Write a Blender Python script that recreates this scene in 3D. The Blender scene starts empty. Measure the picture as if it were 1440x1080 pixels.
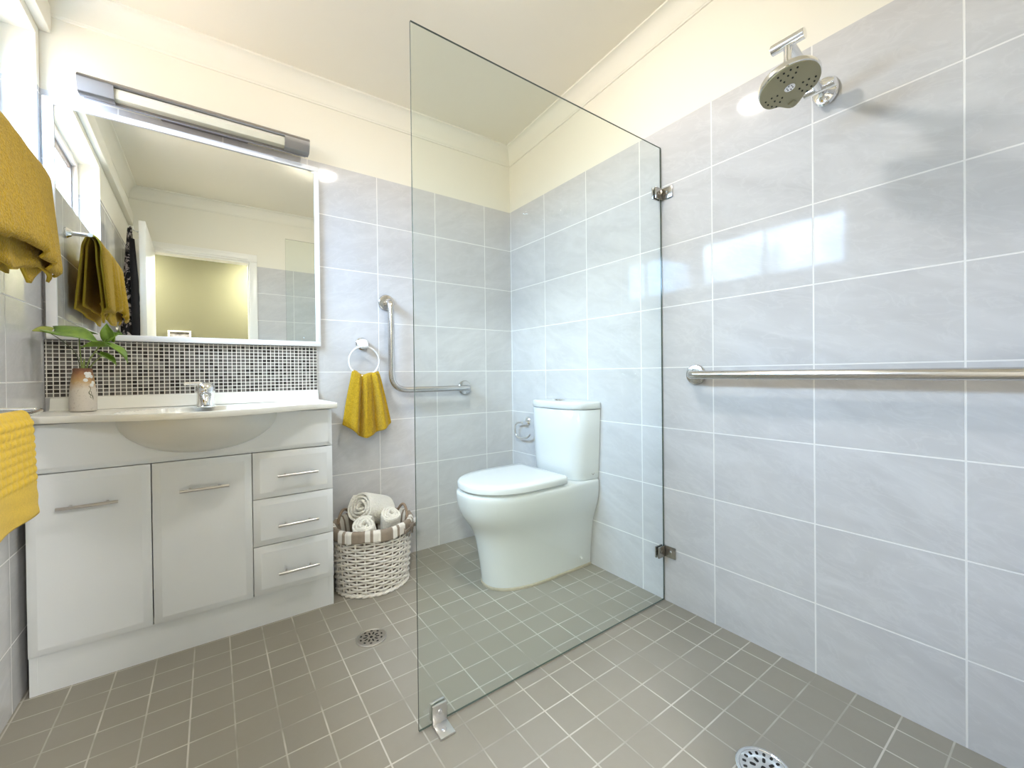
import bpy, bmesh, math, random
from mathutils import Vector, Matrix, Quaternion
random.seed(7)
PI = math.pi
scene = bpy.context.scene
C = scene.collection

# ------------------------------------------------------------------ camera
CAM = Vector((-1.52698, -2.12931, 0.95239))
R_ = Vector((0.81183265, -0.58378389, -0.01114082))
U_ = Vector((0.01276776, -0.0013269, 0.99991761))
F_ = Vector((0.58375057, 0.81190801, -0.00637639))
cd = bpy.data.cameras.new('camera')
cam = bpy.data.objects.new('camera', cd)
C.objects.link(cam)
cam.matrix_world = Matrix(((R_.x, U_.x, -F_.x, CAM.x), (R_.y, U_.y, -F_.y, CAM.y), (R_.z, U_.z, -F_.z, CAM.z), (0, 0, 0, 1)))
cd.sensor_width = 36.0
cd.lens = 584.9967 / 1440 * 36.0
cd.shift_y = -10.2 / 1440
cd.clip_start = 0.02
scene.camera = cam

# ------------------------------------------------------------------ world, exposure
world = bpy.data.worlds.new('sky')
scene.world = world
world.use_nodes = True
wn = world.node_tree
wn.nodes.clear()
wo = wn.nodes.new('ShaderNodeOutputWorld')
wb = wn.nodes.new('ShaderNodeBackground')
wtc = wn.nodes.new('ShaderNodeTexCoord')
wnz = wn.nodes.new('ShaderNodeTexNoise')
wnz.inputs['Scale'].default_value = 3.0
wnz.inputs['Detail'].default_value = 6.0
wcr = wn.nodes.new('ShaderNodeValToRGB')
wcr.color_ramp.elements[0].position = 0.35
wcr.color_ramp.elements[0].color = (0.34, 0.57, 1.0, 1)
wcr.color_ramp.elements[1].position = 0.65
wcr.color_ramp.elements[1].color = (0.70, 0.85, 1.0, 1)
wn.links.new(wtc.outputs['Generated'], wnz.inputs['Vector'])
# brighter sky overhead than over the neighbouring trees and ground
wsx = wn.nodes.new('ShaderNodeSeparateXYZ')
wn.links.new(wtc.outputs['Generated'], wsx.inputs[0])
wel = wn.nodes.new('ShaderNodeValToRGB')
wel.color_ramp.elements[0].position = 0.0
wel.color_ramp.elements[0].color = (0.13, 0.13, 0.13, 1)
wel.color_ramp.elements[1].position = 1.0
wel.color_ramp.elements[1].color = (1, 1, 1, 1)
for p_, v_ in ((0.49, 0.16), (0.52, 0.34), (0.60, 0.42), (0.70, 1.0)):
    e_ = wel.color_ramp.elements.new(p_)
    e_.color = (v_, v_, v_, 1)
wmz = wn.nodes.new('ShaderNodeMath')
wmz.operation = 'MULTIPLY_ADD'
wmz.inputs[1].default_value = 0.5
wmz.inputs[2].default_value = 0.5
wn.links.new(wsx.outputs['Z'], wmz.inputs[0])
wn.links.new(wmz.outputs[0], wel.inputs['Fac'])
wgr = wn.nodes.new('ShaderNodeMix')      # warm sunlit ground below the horizon
wgr.data_type = 'RGBA'
wgs = wn.nodes.new('ShaderNodeMapRange')
wgs.inputs['From Min'].default_value = -0.03
wgs.inputs['From Max'].default_value = 0.03
wn.links.new(wsx.outputs['Z'], wgs.inputs['Value'])
wn.links.new(wgs.outputs['Result'], wgr.inputs[0])
wgr.inputs[6].default_value = (1.0, 0.80, 0.66, 1)
wn.links.new(wcr.outputs['Color'], wgr.inputs[7])
wn.links.new(wgr.outputs[2], wb.inputs['Color'])
wst = wn.nodes.new('ShaderNodeMath')
wst.operation = 'MULTIPLY'
wn.links.new(wel.outputs['Color'], wst.inputs[0])
wn.links.new(wst.outputs[0], wb.inputs['Strength'])
wn.links.new(wnz.outputs['Fac'], wcr.inputs['Fac'])

wn.links.new(wb.outputs['Background'], wo.inputs['Surface'])
SKY = 95.0
wst.inputs[1].default_value = SKY
# leafy break-up of the sky low over the neighbours
wlf = wn.nodes.new('ShaderNodeTexNoise')
wlf.inputs['Scale'].default_value = 16.0
wlf.inputs['Detail'].default_value = 8.0
wlf.inputs['Roughness'].default_value = 0.7
wn.links.new(wtc.outputs['Generated'], wlf.inputs['Vector'])
wlr = wn.nodes.new('ShaderNodeValToRGB')
wlr.color_ramp.elements[0].position = 0.44
wlr.color_ramp.elements[0].color = (0.5, 0.5, 0.5, 1)
wlr.color_ramp.elements[1].position = 0.56
wlr.color_ramp.elements[1].color = (1.12, 1.12, 1.12, 1)
wn.links.new(wlf.outputs['Fac'], wlr.inputs['Fac'])
wml = wn.nodes.new('ShaderNodeMath')
wml.operation = 'MULTIPLY'
wn.links.new(wst.outputs[0], wml.inputs[0])
wn.links.new(wlr.outputs['Color'], wml.inputs[1])
wn.links.new(wml.outputs[0], wb.inputs['Strength'])
CEIL_LIGHT = 360.0
HALL_FILL = 410.0  # strength of the added hallway fill lights

vs = scene.view_settings
vs.view_transform = 'Standard'
vs.look = 'None'
vs.gamma = 1.0
vs.exposure = 0.0
vs.use_curve_mapping = False
cy = scene.cycles
cy.use_denoising = True
cy.max_bounces = 12
cy.diffuse_bounces = 6
cy.glossy_bounces = 6
cy.transmission_bounces = 8
cy.transparent_max_bounces = 16
cy.sample_clamp_indirect = 20.0
cy.caustics_reflective = False
cy.caustics_refractive = False

# portal that only helps sampling the sky through the window opening
pl = bpy.data.lights.new('window_portal', 'AREA')
pl.shape = 'RECTANGLE'
pl.size = 0.44
pl.size_y = 1.12
pl.cycles.is_portal = True
po = bpy.data.objects.new('window_portal', pl)
C.objects.link(po)
po.location = (-2.14, -0.596, 1.9125)
po.rotation_euler = (0, -PI / 2, 0)

# ------------------------------------------------------------------ room numbers
XL = -2.003       # left wall
YF = -2.36        # front wall (with the doorway), behind the camera
TT = 1.9638       # top of the wall tiling
def zc(x, y):     # the ceiling rises away from the vanity wall
    return 2.350 + 0.013 * x - 0.065 * y

# ------------------------------------------------------------------ materials
def nmat(name):
    m = bpy.data.materials.new(name)
    m.use_nodes = True
    nt = m.node_tree
    nt.nodes.clear()
    out = nt.nodes.new('ShaderNodeOutputMaterial')
    b = nt.nodes.new('ShaderNodeBsdfPrincipled')
    nt.links.new(b.outputs['BSDF'], out.inputs['Surface'])
    return m, nt, b, out

def mth(nt, op, a, b=None, c=None):
    n = nt.nodes.new('ShaderNodeMath')
    n.operation = op
    for i, v in enumerate((a, b, c)):
        if v is None:
            continue
        if isinstance(v, (int, float)):
            n.inputs[i].default_value = v
        else:
            nt.links.new(v, n.inputs[i])
    return n.outputs[0]

def mixc(nt, fac, a, b):
    n = nt.nodes.new('ShaderNodeMix')
    n.data_type = 'RGBA'
    if isinstance(fac, (int, float)):
        n.inputs[0].default_value = fac
    else:
        nt.links.new(fac, n.inputs[0])
    for i, v in ((6, a), (7, b)):
        if isinstance(v, tuple):
            n.inputs[i].default_value = (v[0], v[1], v[2], 1)
        else:
            nt.links.new(v, n.inputs[i])
    return n.outputs[2]

def noise(nt, vec, scale, detail=3.0, rough=0.5, dist=0.0):
    n = nt.nodes.new('ShaderNodeTexNoise')
    n.inputs['Scale'].default_value = scale
    n.inputs['Detail'].default_value = detail
    n.inputs['Roughness'].default_value = rough
    n.inputs['Distortion'].default_value = dist
    if vec is not None:
        nt.links.new(vec, n.inputs['Vector'])
    return n

def ramp(nt, fac, stops, constant=False):
    n = nt.nodes.new('ShaderNodeValToRGB')
    cr = n.color_ramp
    if constant:
        cr.interpolation = 'CONSTANT'
    while len(cr.elements) < len(stops):
        cr.elements.new(0.5)
    for e, (p, c) in zip(cr.elements, stops):
        e.position = p
        e.color = (c[0], c[1], c[2], 1)
    nt.links.new(fac, n.inputs['Fac'])
    return n.outputs['Color']

def bump(nt, b, height, strength=0.3, dist=0.002):
    n = nt.nodes.new('ShaderNodeBump')
    n.inputs['Strength'].default_value = strength
    n.inputs['Distance'].default_value = dist
    nt.links.new(height, n.inputs['Height'])
    nt.links.new(n.outputs['Normal'], b.inputs['Normal'])

def plain(name, col, rough=0.5, metal=0.0, var=0.03, scale=20.0, coat=0.0, bmp=0.0, bscale=300.0, bdist=0.001, sheen=0.0, spec=0.5):
    m, nt, b, out = nmat(name)
    tc = nt.nodes.new('ShaderNodeTexCoord')
    n = noise(nt, tc.outputs['Object'], scale)
    lo = tuple(max(0, c * (1 - var)) for c in col)
    hi = tuple(min(1, c * (1 + var)) for c in col)
    nt.links.new(mixc(nt, n.outputs['Fac'], lo, hi), b.inputs['Base Color'])
    b.inputs['Roughness'].default_value = rough
    b.inputs['Metallic'].default_value = metal
    b.inputs['Coat Weight'].default_value = coat
    b.inputs['Specular IOR Level'].default_value = spec
    if sheen:
        b.inputs['Sheen Weight'].default_value = sheen
        b.inputs['Sheen Roughness'].default_value = 0.6
    if bmp:
        n2 = noise(nt, tc.outputs['Object'], bscale, 2.0)
        bump(nt, b, n2.outputs['Fac'], bmp, bdist)
    return m

def brushed(name, col, rough=0.25):
    m, nt, b, out = nmat(name)
    tc = nt.nodes.new('ShaderNodeTexCoord')
    n = noise(nt, tc.outputs['Object'], 25.0, 2.0)
    nt.links.new(mixc(nt, n.outputs['Fac'], tuple(c * 0.97 for c in col), col), b.inputs['Base Color'])
    b.inputs['Metallic'].default_value = 1.0
    nt.links.new(mth(nt, 'MULTIPLY_ADD', n.outputs['Fac'], 0.04, rough - 0.02), b.inputs['Roughness'])
    return m

def tiles(name, au, av, u0, pu, v0, pv, gw, kind, zone=None):
    """rectangular tiling on a wall or floor from world position; au, av = axis letters"""
    m, nt, b, out = nmat(name)
    g = nt.nodes.new('ShaderNodeNewGeometry')
    s = nt.nodes.new('ShaderNodeSeparateXYZ')
    nt.links.new(g.outputs['Position'], s.inputs[0])
    U, V = s.outputs[au], s.outputs[av]
    tu = mth(nt, 'DIVIDE', mth(nt, 'SUBTRACT', U, u0), pu)
    tv = mth(nt, 'DIVIDE', mth(nt, 'SUBTRACT', V, v0), pv)
    if zone:
        y_lim, v1, p1 = zone
        tv1 = mth(nt, 'ADD', mth(nt, 'DIVIDE', mth(nt, 'SUBTRACT', V, v1), p1), 40.0)
        cnd = mth(nt, 'GREATER_THAN', V, y_lim)
        tv = mth(nt, 'ADD', mth(nt, 'MULTIPLY', tv, mth(nt, 'SUBTRACT', 1.0, cnd)), mth(nt, 'MULTIPLY', tv1, cnd))
    fu, fv = mth(nt, 'FRACT', tu), mth(nt, 'FRACT', tv)
    du = mth(nt, 'MULTIPLY', mth(nt, 'MINIMUM', fu, mth(nt, 'SUBTRACT', 1.0, fu)), pu)
    dv = mth(nt, 'MULTIPLY', mth(nt, 'MINIMUM', fv, mth(nt, 'SUBTRACT', 1.0, fv)), pv)
    d = mth(nt, 'MINIMUM', du, dv)
    mr = nt.nodes.new('ShaderNodeMapRange')
    mr.interpolation_type = 'SMOOTHSTEP'
    nt.links.new(d, mr.inputs['Value'])
    mr.inputs['From Min'].default_value = gw * 0.32
    mr.inputs['From Max'].default_value = gw * 0.62
    mask = mr.outputs['Result']            # 1 on the tile, 0 in the joint
    cmb = nt.nodes.new('ShaderNodeCombineXYZ')
    nt.links.new(mth(nt, 'FLOOR', tu), cmb.inputs[0])
    nt.links.new(mth(nt, 'FLOOR', tv), cmb.inputs[1])
    wnn = nt.nodes.new('ShaderNodeTexWhiteNoise')
    wnn.noise_dimensions = '3D'
    nt.links.new(cmb.outputs[0], wnn.inputs['Vector'])
    rnd = wnn.outputs['Value']
    if kind == 'marble':
        uv = nt.nodes.new('ShaderNodeCombineXYZ')
        nt.links.new(mth(nt, 'MULTIPLY_ADD', V, 0.35, U), uv.inputs[0])
        nt.links.new(mth(nt, 'MULTIPLY', mth(nt, 'MULTIPLY_ADD', U, -0.35, V), 2.6), uv.inputs[1])
        vm = nt.nodes.new('ShaderNodeVectorMath')
        vm.operation = 'MULTIPLY_ADD'
        nt.links.new(wnn.outputs['Color'], vm.inputs[0])
        vm.inputs[1].default_value = (9, 9, 9)
        nt.links.new(uv.outputs[0], vm.inputs[2])
        n1 = noise(nt, vm.outputs[0], 3.2, 7.0, 0.58, 1.1)
        n2 = noise(nt, vm.outputs[0], 7.5, 5.0, 0.55, 1.6)
        c1 = ramp(nt, n1.outputs['Fac'], [(0.28, (0.545, 0.54, 0.54)), (0.50, (0.59, 0.585, 0.585)), (0.72, (0.65, 0.645, 0.645))])
        vein = ramp(nt, n2.outputs['Fac'], [(0.50, (0, 0, 0)), (0.555, (1, 1, 1)), (0.60, (0, 0, 0))])
        col = mixc(nt, mth(nt, 'MULTIPLY', vein, 0.28), c1, (0.70, 0.697, 0.695))
        col = mixc(nt, mth(nt, 'MULTIPLY', rnd, 0.10), col, (0.50, 0.495, 0.49))
        grout = (0.83, 0.82, 0.795)
        rt, rg, bs, bd = 0.065, 0.6, 0.5, 0.0010
        hn = noise(nt, vm.outputs[0], 9.0, 2.0)
        height = mth(nt, 'ADD', mask, mth(nt, 'MULTIPLY', hn.outputs['Fac'], 0.10))
    elif kind == 'mosaic':
        col = ramp(nt, rnd, [(0.0, (0.035, 0.03, 0.027)), (0.22, (0.075, 0.064, 0.058)), (0.42, (0.14, 0.125, 0.112)), (0.62, (0.15, 0.137, 0.125)), (0.84, (0.20, 0.187, 0.17))], True)
        nn = noise(nt, g.outputs['Position'], 120.0, 3.0)
        col = mixc(nt, mth(nt, 'MULTIPLY', nn.outputs['Fac'], 0.35), col, (0.10, 0.085, 0.075))
        grout = (0.82, 0.79, 0.72)
        rt, rg, bs, bd = 0.15, 0.7, 0.5, 0.001
        height = mask
    else:
        nn = noise(nt, g.outputs['Position'], 6.0, 5.0, 0.6)
        nf = noise(nt, g.outputs['Position'], 55.0, 4.0, 0.65)
        col = mixc(nt, nn.outputs['Fac'], (0.28, 0.258, 0.212), (0.33, 0.308, 0.258))
        col = mixc(nt, mth(nt, 'MULTIPLY', nf.outputs['Fac'], 0.25), col, (0.245, 0.225, 0.185))
        col = mixc(nt, mth(nt, 'MULTIPLY', rnd, 0.16), col, (0.33, 0.315, 0.28))
        ng = noise(nt, g.outputs['Position'], 4.5, 3.0, 0.6)
        grout = mixc(nt, ramp(nt, ng.outputs['Fac'], [(0.36, (0, 0, 0)), (0.60, (1, 1, 1))]), (0.32, 0.298, 0.25), (0.56, 0.53, 0.47))
        rt, rg, bs, bd = 0.52, 0.75, 0.35, 0.0012
        height = mask
    b.inputs['Specular IOR Level'].default_value = 0.22
    nt.links.new(mixc(nt, mask, grout, col), b.inputs['Base Color'])
    nt.links.new(mth(nt, 'MULTIPLY_ADD', mask, rt - rg, rg), b.inputs['Roughness'])
    bump(nt, b, height, bs, bd)
    return m

def emit(name, col, strength):
    m, nt, b, out = nmat(name)
    nt.nodes.remove(b)
    e = nt.nodes.new('ShaderNodeEmission')
    tc = nt.nodes.new('ShaderNodeTexCoord')
    n = noise(nt, tc.outputs['Object'], 5.0)
    nt.links.new(mixc(nt, n.outputs['Fac'], tuple(c * 0.97 for c in col), col), e.inputs['Color'])
    e.inputs['Strength'].default_value = strength
    nt.links.new(e.outputs[0], out.inputs['Surface'])
    return m

def sheet_glass(name, tint, rough=0.0):
    m, nt, b, out = nmat(name)
    nt.nodes.remove(b)
    tr = nt.nodes.new('ShaderNodeBsdfTransparent')
    gl = nt.nodes.new('ShaderNodeBsdfGlossy')
    gl.inputs['Roughness'].default_value = rough
    fr = nt.nodes.new('ShaderNodeFresnel')
    fr.inputs['IOR'].default_value = 1.5
    g = nt.nodes.new('ShaderNodeNewGeometry')
    n = noise(nt, g.outputs['Position'], 2.0)
    nt.links.new(mixc(nt, n.outputs['Fac'], tint, tuple(min(1, c * 1.01) for c in tint)), tr.inputs['Color'])
    mx = nt.nodes.new('ShaderNodeMixShader')
    # same fresnel on front and back faces
    gi = nt.nodes.new('ShaderNodeNewGeometry')
    nt.links.new(mth(nt, 'MULTIPLY', fr.outputs[0], mth(nt, 'SUBTRACT', 1.0, gi.outputs['Backfacing'])), mx.inputs[0])
    nt.links.new(tr.outputs[0], mx.inputs[1])
    nt.links.new(gl.outputs[0], mx.inputs[2])
    nt.links.new(mx.outputs[0], out.inputs['Surface'])
    return m

TW, TH = 0.3228, 0.25
M = {}
M['tile_right'] = tiles('wall_tile_right', 'Y', 'Z', -0.3327, TW, 0.2224, TH, 0.0045, 'marble')
M['tile_back'] = tiles('wall_tile_back', 'X', 'Z', -0.189, TW, 0.2224, TH, 0.0045, 'marble')
M['tile_left'] = tiles('wall_tile_left', 'Y', 'Z', -0.335, TW, 0.1944, TH, 0.0045, 'marble')
M['tile_front'] = tiles('wall_tile_front', 'X', 'Z', -0.189, TW, 0.2224, TH, 0.0045, 'marble')
M['floor'] = tiles('floor_tile', 'X', 'Y', -0.068, 0.1015, -1.1288, 0.0996, 0.0042, 'floor', zone=(-1.085, -0.378, 0.0948))
M['mosaic'] = tiles('mosaic_tile', 'X', 'Z', -1.1285, 0.0158, 0.8885, 0.0141, 0.0030, 'mosaic')
M['paint'] = plain('wall_paint', (0.80, 0.775, 0.68), 0.55, var=0.012, scale=3.0, bmp=0.05, bscale=180.0)
M['ceil'] = plain('ceiling_paint', (0.81, 0.77, 0.66), 0.6, var=0.012, scale=2.0, bmp=0.04, bscale=150.0)
M['cornice'] = plain('cornice_paint', (0.80, 0.78, 0.69), 0.5, var=0.01, scale=4.0)
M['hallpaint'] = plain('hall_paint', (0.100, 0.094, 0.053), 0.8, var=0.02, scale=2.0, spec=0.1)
M['hallfloor'] = plain('hall_floor', (0.42, 0.36, 0.28), 0.6, var=0.08, scale=9.0)
M['gloss_white'] = plain('gloss_white_door_paint', (0.83, 0.82, 0.78), 0.3, var=0.01)
M['lacquer'] = plain('white_lacquer', (0.86, 0.885, 0.90), 0.28, var=0.012, scale=8.0)
M['bench'] = plain('cream_benchtop', (0.90, 0.885, 0.81), 0.22, var=0.012, scale=6.0)
M['basin'] = plain('basin_gloss', (0.78, 0.765, 0.70), 0.16, var=0.01, scale=6.0)
M['ceramic'] = plain('toilet_ceramic', (0.73, 0.745, 0.735), 0.12, var=0.008, scale=5.0)
M['seatplastic'] = plain('toilet_seat_plastic', (0.77, 0.785, 0.78), 0.14, var=0.008, scale=5.0)
M['frame_white'] = plain('white_frame', (0.84, 0.84, 0.85), 0.3, var=0.02, scale=15.0)
M['plastic_white'] = plain('white_plastic', (0.85, 0.85, 0.84), 0.25, var=0.01)
M['chrome'] = brushed('chrome', (0.86, 0.86, 0.86), 0.10)
M['steel'] = brushed('brushed_steel', (0.62, 0.60, 0.575), 0.22)
M['darksteel'] = brushed('dark_steel', (0.42, 0.40, 0.37), 0.22)
M['nickel'] = brushed('satin_nickel', (0.36, 0.345, 0.34), 0.36)
M['bracketsteel'] = brushed('bracket_steel', (0.74, 0.73, 0.72), 0.30)
M['handle'] = brushed('handle_nickel', (0.70, 0.68, 0.67), 0.30)
M['drainsteel'] = brushed('drain_steel', (0.62, 0.59, 0.54), 0.36)
M['dark'] = plain('dark_hole', (0.012, 0.011, 0.010), 0.7, var=0.2)
M['gap'] = plain('shadow_gap_carcass', (0.30, 0.29, 0.28), 0.6)
M['yellow'] = plain('mustard_terry', (0.46, 0.29, 0.011), 0.95, var=0.42, scale=150.0, bmp=1.0, bscale=210.0, bdist=0.005, sheen=0.15, spec=0.1)
M['hem'] = plain('mustard_hem', (0.60, 0.43, 0.05), 0.9, var=0.1, scale=300.0, bmp=0.5, bscale=600.0, bdist=0.002, spec=0.1)
M['waffle'] = plain('yellow_waffle', (0.78, 0.52, 0.045), 0.95, var=0.14, scale=200.0, bmp=0.6, bscale=500.0, bdist=0.002, sheen=0.15, spec=0.1)
M['cream'] = plain('cream_terry', (0.90, 0.875, 0.79), 0.95, var=0.07, scale=120.0, bmp=1.0, bscale=160.0, bdist=0.008, sheen=0.15, spec=0.1)
M['wicker'] = plain('whitewashed_wicker', (0.80, 0.765, 0.70), 0.6, var=0.16, scale=60.0, bmp=0.3, bscale=200.0)
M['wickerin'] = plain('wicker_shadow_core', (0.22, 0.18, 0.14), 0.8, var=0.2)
M['brownrope'] = plain('brown_rope', (0.26, 0.19, 0.13), 0.85, var=0.3, scale=150.0, bmp=0.5, bscale=250.0)
M['taupe_cloth'] = plain('taupe_ribbon', (0.20, 0.165, 0.13), 0.9, var=0.15, scale=90.0)
M['tag'] = plain('white_tag', (0.75, 0.74, 0.71), 0.7)
M['aluminium'] = plain('window_aluminium', (0.20, 0.18, 0.18), 0.4, metal=0.3)
M['winwhite'] = plain('window_white_frame', (0.80, 0.78, 0.76), 0.4)
M['diffuser'] = plain('lamp_diffuser', (0.66, 0.63, 0.50), 0.35, var=0.03)
M['winglass'] = sheet_glass('window_glass', (0.95, 0.97, 0.97))
M['panel'] = sheet_glass('shower_glass', (0.935, 0.96, 0.945))
M['glassedge'] = plain('glass_edge_green', (0.055, 0.075, 0.058), 0.12, var=0.15)
M['leaf'] = None
M['rose_face'] = plain('shower_rose_face', (0.32, 0.30, 0.19), 0.4, var=0.04)
M['rubber'] = plain('nozzle_rubber', (0.02, 0.02, 0.018), 0.7)
M['mortar'] = plain('beige_sealant', (0.46, 0.41, 0.31), 0.8, var=0.15, scale=60.0)

def leafmat(name, c1, c2):
    m, nt, b, out = nmat(name)
    tc = nt.nodes.new('ShaderNodeTexCoord')
    n = noise(nt, tc.outputs['Object'], 28.0, 4.0)
    nt.links.new(ramp(nt, n.outputs['Fac'], [(0.3, c1), (0.7, c2)]), b.inputs['Base Color'])
    b.inputs['Roughness'].default_value = 0.35
    b.inputs['Subsurface Weight'].default_value = 0.0
    return m
M['leaf'] = leafmat('leaf_green', (0.09, 0.19, 0.014), (0.24, 0.38, 0.045))
M['leafpale'] = leafmat('leaf_yellow_green', (0.24, 0.30, 0.04), (0.42, 0.44, 0.09))
M['stem'] = leafmat('stem_green', (0.12, 0.18, 0.03), (0.30, 0.36, 0.10))
M['stemdark'] = leafmat('stem_dark', (0.05, 0.06, 0.02), (0.09, 0.10, 0.035))

def stripes(name):
    m, nt, b, out = nmat(name)
    tc = nt.nodes.new('ShaderNodeTexCoord')
    s = nt.nodes.new('ShaderNodeSeparateXYZ')
    nt.links.new(tc.outputs['Object'], s.inputs[0])
    ang = mth(nt, 'ARCTAN2', s.outputs['Y'], s.outputs['X'])
    t = mth(nt, 'FRACT', mth(nt, 'ADD', mth(nt, 'MULTIPLY', ang, 9.0 / (2 * PI)), 10.35))
    col = ramp(nt, t, [(0.0, (0.27, 0.215, 0.16)), (0.40, (0.80, 0.77, 0.70)), (0.58, (0.27, 0.215, 0.16)), (0.68, (0.80, 0.77, 0.70)), (0.94, (0.27, 0.215, 0.16))], True)
    n = noise(nt, tc.outputs['Object'], 400.0, 2.0)
    nt.links.new(mixc(nt, mth(nt, 'MULTIPLY', n.outputs['Fac'], 0.25), col, (0.40, 0.35, 0.29)), b.inputs['Base Color'])
    b.inputs['Roughness'].default_value = 0.9
    bump(nt, b, n.outputs['Fac'], 0.4, 0.001)
    return m
M['stripes'] = stripes('striped_lining')

def vasemat(name):
    m, nt, b, out = nmat(name)
    tc = nt.nodes.new('ShaderNodeTexCoord')
    s = nt.nodes.new('ShaderNodeSeparateXYZ')
    nt.links.new(tc.outputs['Object'], s.inputs[0])
    n = noise(nt, tc.outputs['Object'], 26.0, 6.0, 0.6)
    n2 = noise(nt, tc.outputs['Object'], 180.0, 4.0, 0.7)
    h = mth(nt, 'ADD', s.outputs['Z'], mth(nt, 'MULTIPLY_ADD', n.outputs['Fac'], 0.05, -0.025))
    h = mth(nt, 'MULTIPLY', h, 1.0 / 0.145)
    col = ramp(nt, h, [(0.0, (0.56, 0.51, 0.45)), (0.52, (0.62, 0.56, 0.47)), (0.68, (0.50, 0.32, 0.14)), (0.86, (0.34, 0.16, 0.06)), (0.97, (0.16, 0.06, 0.03))])
    col = mixc(nt, ramp(nt, n2.outputs['Fac'], [(0.58, (0, 0, 0)), (0.70, (0.7, 0.7, 0.7))]), col, (0.26, 0.20, 0.15))
    nt.links.new(col, b.inputs['Base Color'])
    b.inputs['Roughness'].default_value = 0.55
    bump(nt, b, n2.outputs['Fac'], 0.2, 0.001)
    return m
M['vase'] = vasemat('stoneware_glaze')

def robemat(name):
    m, nt, b, out = nmat(name)
    tc = nt.nodes.new('ShaderNodeTexCoord')
    n = noise(nt, tc.outputs['Object'], 13.0, 5.0, 0.6, 2.0)
    v = nt.nodes.new('ShaderNodeTexVoronoi')
    v.inputs['Scale'].default_value = 20.0
    v.feature = 'DISTANCE_TO_EDGE'
    nt.links.new(tc.outputs['Object'], v.inputs['Vector'])
    f = mth(nt, 'MULTIPLY', ramp(nt, n.outputs['Fac'], [(0.50, (0, 0, 0)), (0.54, (1, 1, 1))]), ramp(nt, v.outputs['Distance'], [(0.03, (0, 0, 0)), (0.06, (1, 1, 1))]))
    nt.links.new(mixc(nt, f, (0.008, 0.007, 0.009), (0.55, 0.48, 0.47)), b.inputs['Base Color'])
    b.inputs['Roughness'].default_value = 0.85
    return m
M['robe'] = robemat('floral_black_cloth')
M['blackcloth'] = plain('black_cloth', (0.010, 0.009, 0.011), 0.9, var=0.3)

mm, nt_, b_, o_ = nmat('mirror_silver')
tc_ = nt_.nodes.new('ShaderNodeTexCoord')
nn_ = noise(nt_, tc_.outputs['Object'], 3.0)
nt_.links.new(mixc(nt_, nn_.outputs['Fac'], (0.86, 0.885, 0.85), (0.87, 0.895, 0.86)), b_.inputs['Base Color'])
b_.inputs['Metallic'].default_value = 1.0
b_.inputs['Roughness'].default_value = 0.0
M['mirror'] = mm

mm, nt_, b_, o_ = nmat('hall_photo_print')
tc_ = nt_.nodes.new('ShaderNodeTexCoord')
nn_ = noise(nt_, tc_.outputs['Object'], 14.0, 4.0)
nt_.links.new(ramp(nt_, nn_.outputs['Fac'], [(0.35, (0.16, 0.15, 0.15)), (0.6, (0.48, 0.46, 0.44))]), b_.inputs['Base Color'])
b_.inputs['Roughness'].default_value = 0.3
M['print'] = mm

# ------------------------------------------------------------------ mesh helpers
ORG = {}
def B():
    return bmesh.new()

def obj(name, bm, mat, parent=None, origin=None, sharp=35, mods=None):
    """link a bmesh (world coordinates) as one mesh object; its origin is its parent's, or `origin`"""
    bmesh.ops.recalc_face_normals(bm, faces=bm.faces)
    me = bpy.data.meshes.new(name)
    bm.to_mesh(me)
    bm.free()
    for mt in (mat if isinstance(mat, (list, tuple)) else [mat]):
        me.materials.append(mt)
    o = bpy.data.objects.new(name, me)
    C.objects.link(o)
    if parent is not None:
        og = ORG[parent.name]
        o.parent = parent
    else:
        og = Vector(origin) if origin is not None else Vector((0, 0, 0))
        o.location = og
    ORG[o.name] = og
    me.transform(Matrix.Translation(-og))
    for p in me.polygons:
        p.use_smooth = True
    me.set_sharp_from_angle(angle=math.radians(sharp))
    return o

def thing(name, loc, label, cat, group=None):
    o = bpy.data.objects.new(name, None)
    o.empty_display_size = 0.05
    C.objects.link(o)
    o.location = loc
    ORG[o.name] = Vector(loc)
    return tag(o, label, cat, group)

def tag(o, label, cat=None, group=None, kind=None):
    o['label'] = label
    if cat:
        o['category'] = cat
    if group:
        o['group'] = group
    if kind:
        o['kind'] = kind
    return o

def struct(o, label, cat):
    return tag(o, label, cat, None, 'structure')

def box(bm, x0, x1, y0, y1, z0, z1, bev=0.0, seg=2, mi=0):
    g = bmesh.ops.create_cube(bm, size=1.0)
    vs_ = g['verts']
    for v in vs_:
        v.co = Vector(((x0 + x1) / 2 + v.co.x * (x1 - x0), (y0 + y1) / 2 + v.co.y * (y1 - y0), (z0 + z1) / 2 + v.co.z * (z1 - z0)))
    fs = list({f for v in vs_ for f in v.link_faces})
    for f in fs:
        f.material_index = mi
    if bev:
        es = list({e for v in vs_ for e in v.link_edges})
        bmesh.ops.bevel(bm, geom=es, offset=bev, segments=seg, affect='EDGES', profile=0.5)
    return fs

def frames(pts, closed=False):
    n = len(pts)
    T = []
    for i in range(n):
        if closed:
            t = pts[(i + 1) % n] - pts[i - 1]
        else:
            t = pts[min(i + 1, n - 1)] - pts[max(i - 1, 0)]
        T.append(t.normalized())
    a = Vector((0, 0, 1)) if abs(T[0].z) < 0.9 else Vector((1, 0, 0))
    N = (a - T[0] * a.dot(T[0])).normalized()
    out = []
    for i in range(n):
        if i:
            q = T[i - 1].rotation_difference(T[i])
            N = q @ N
            N = (N - T[i] * N.dot(T[i])).normalized()
        out.append((T[i], N, T[i].cross(N)))
    return out

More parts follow.
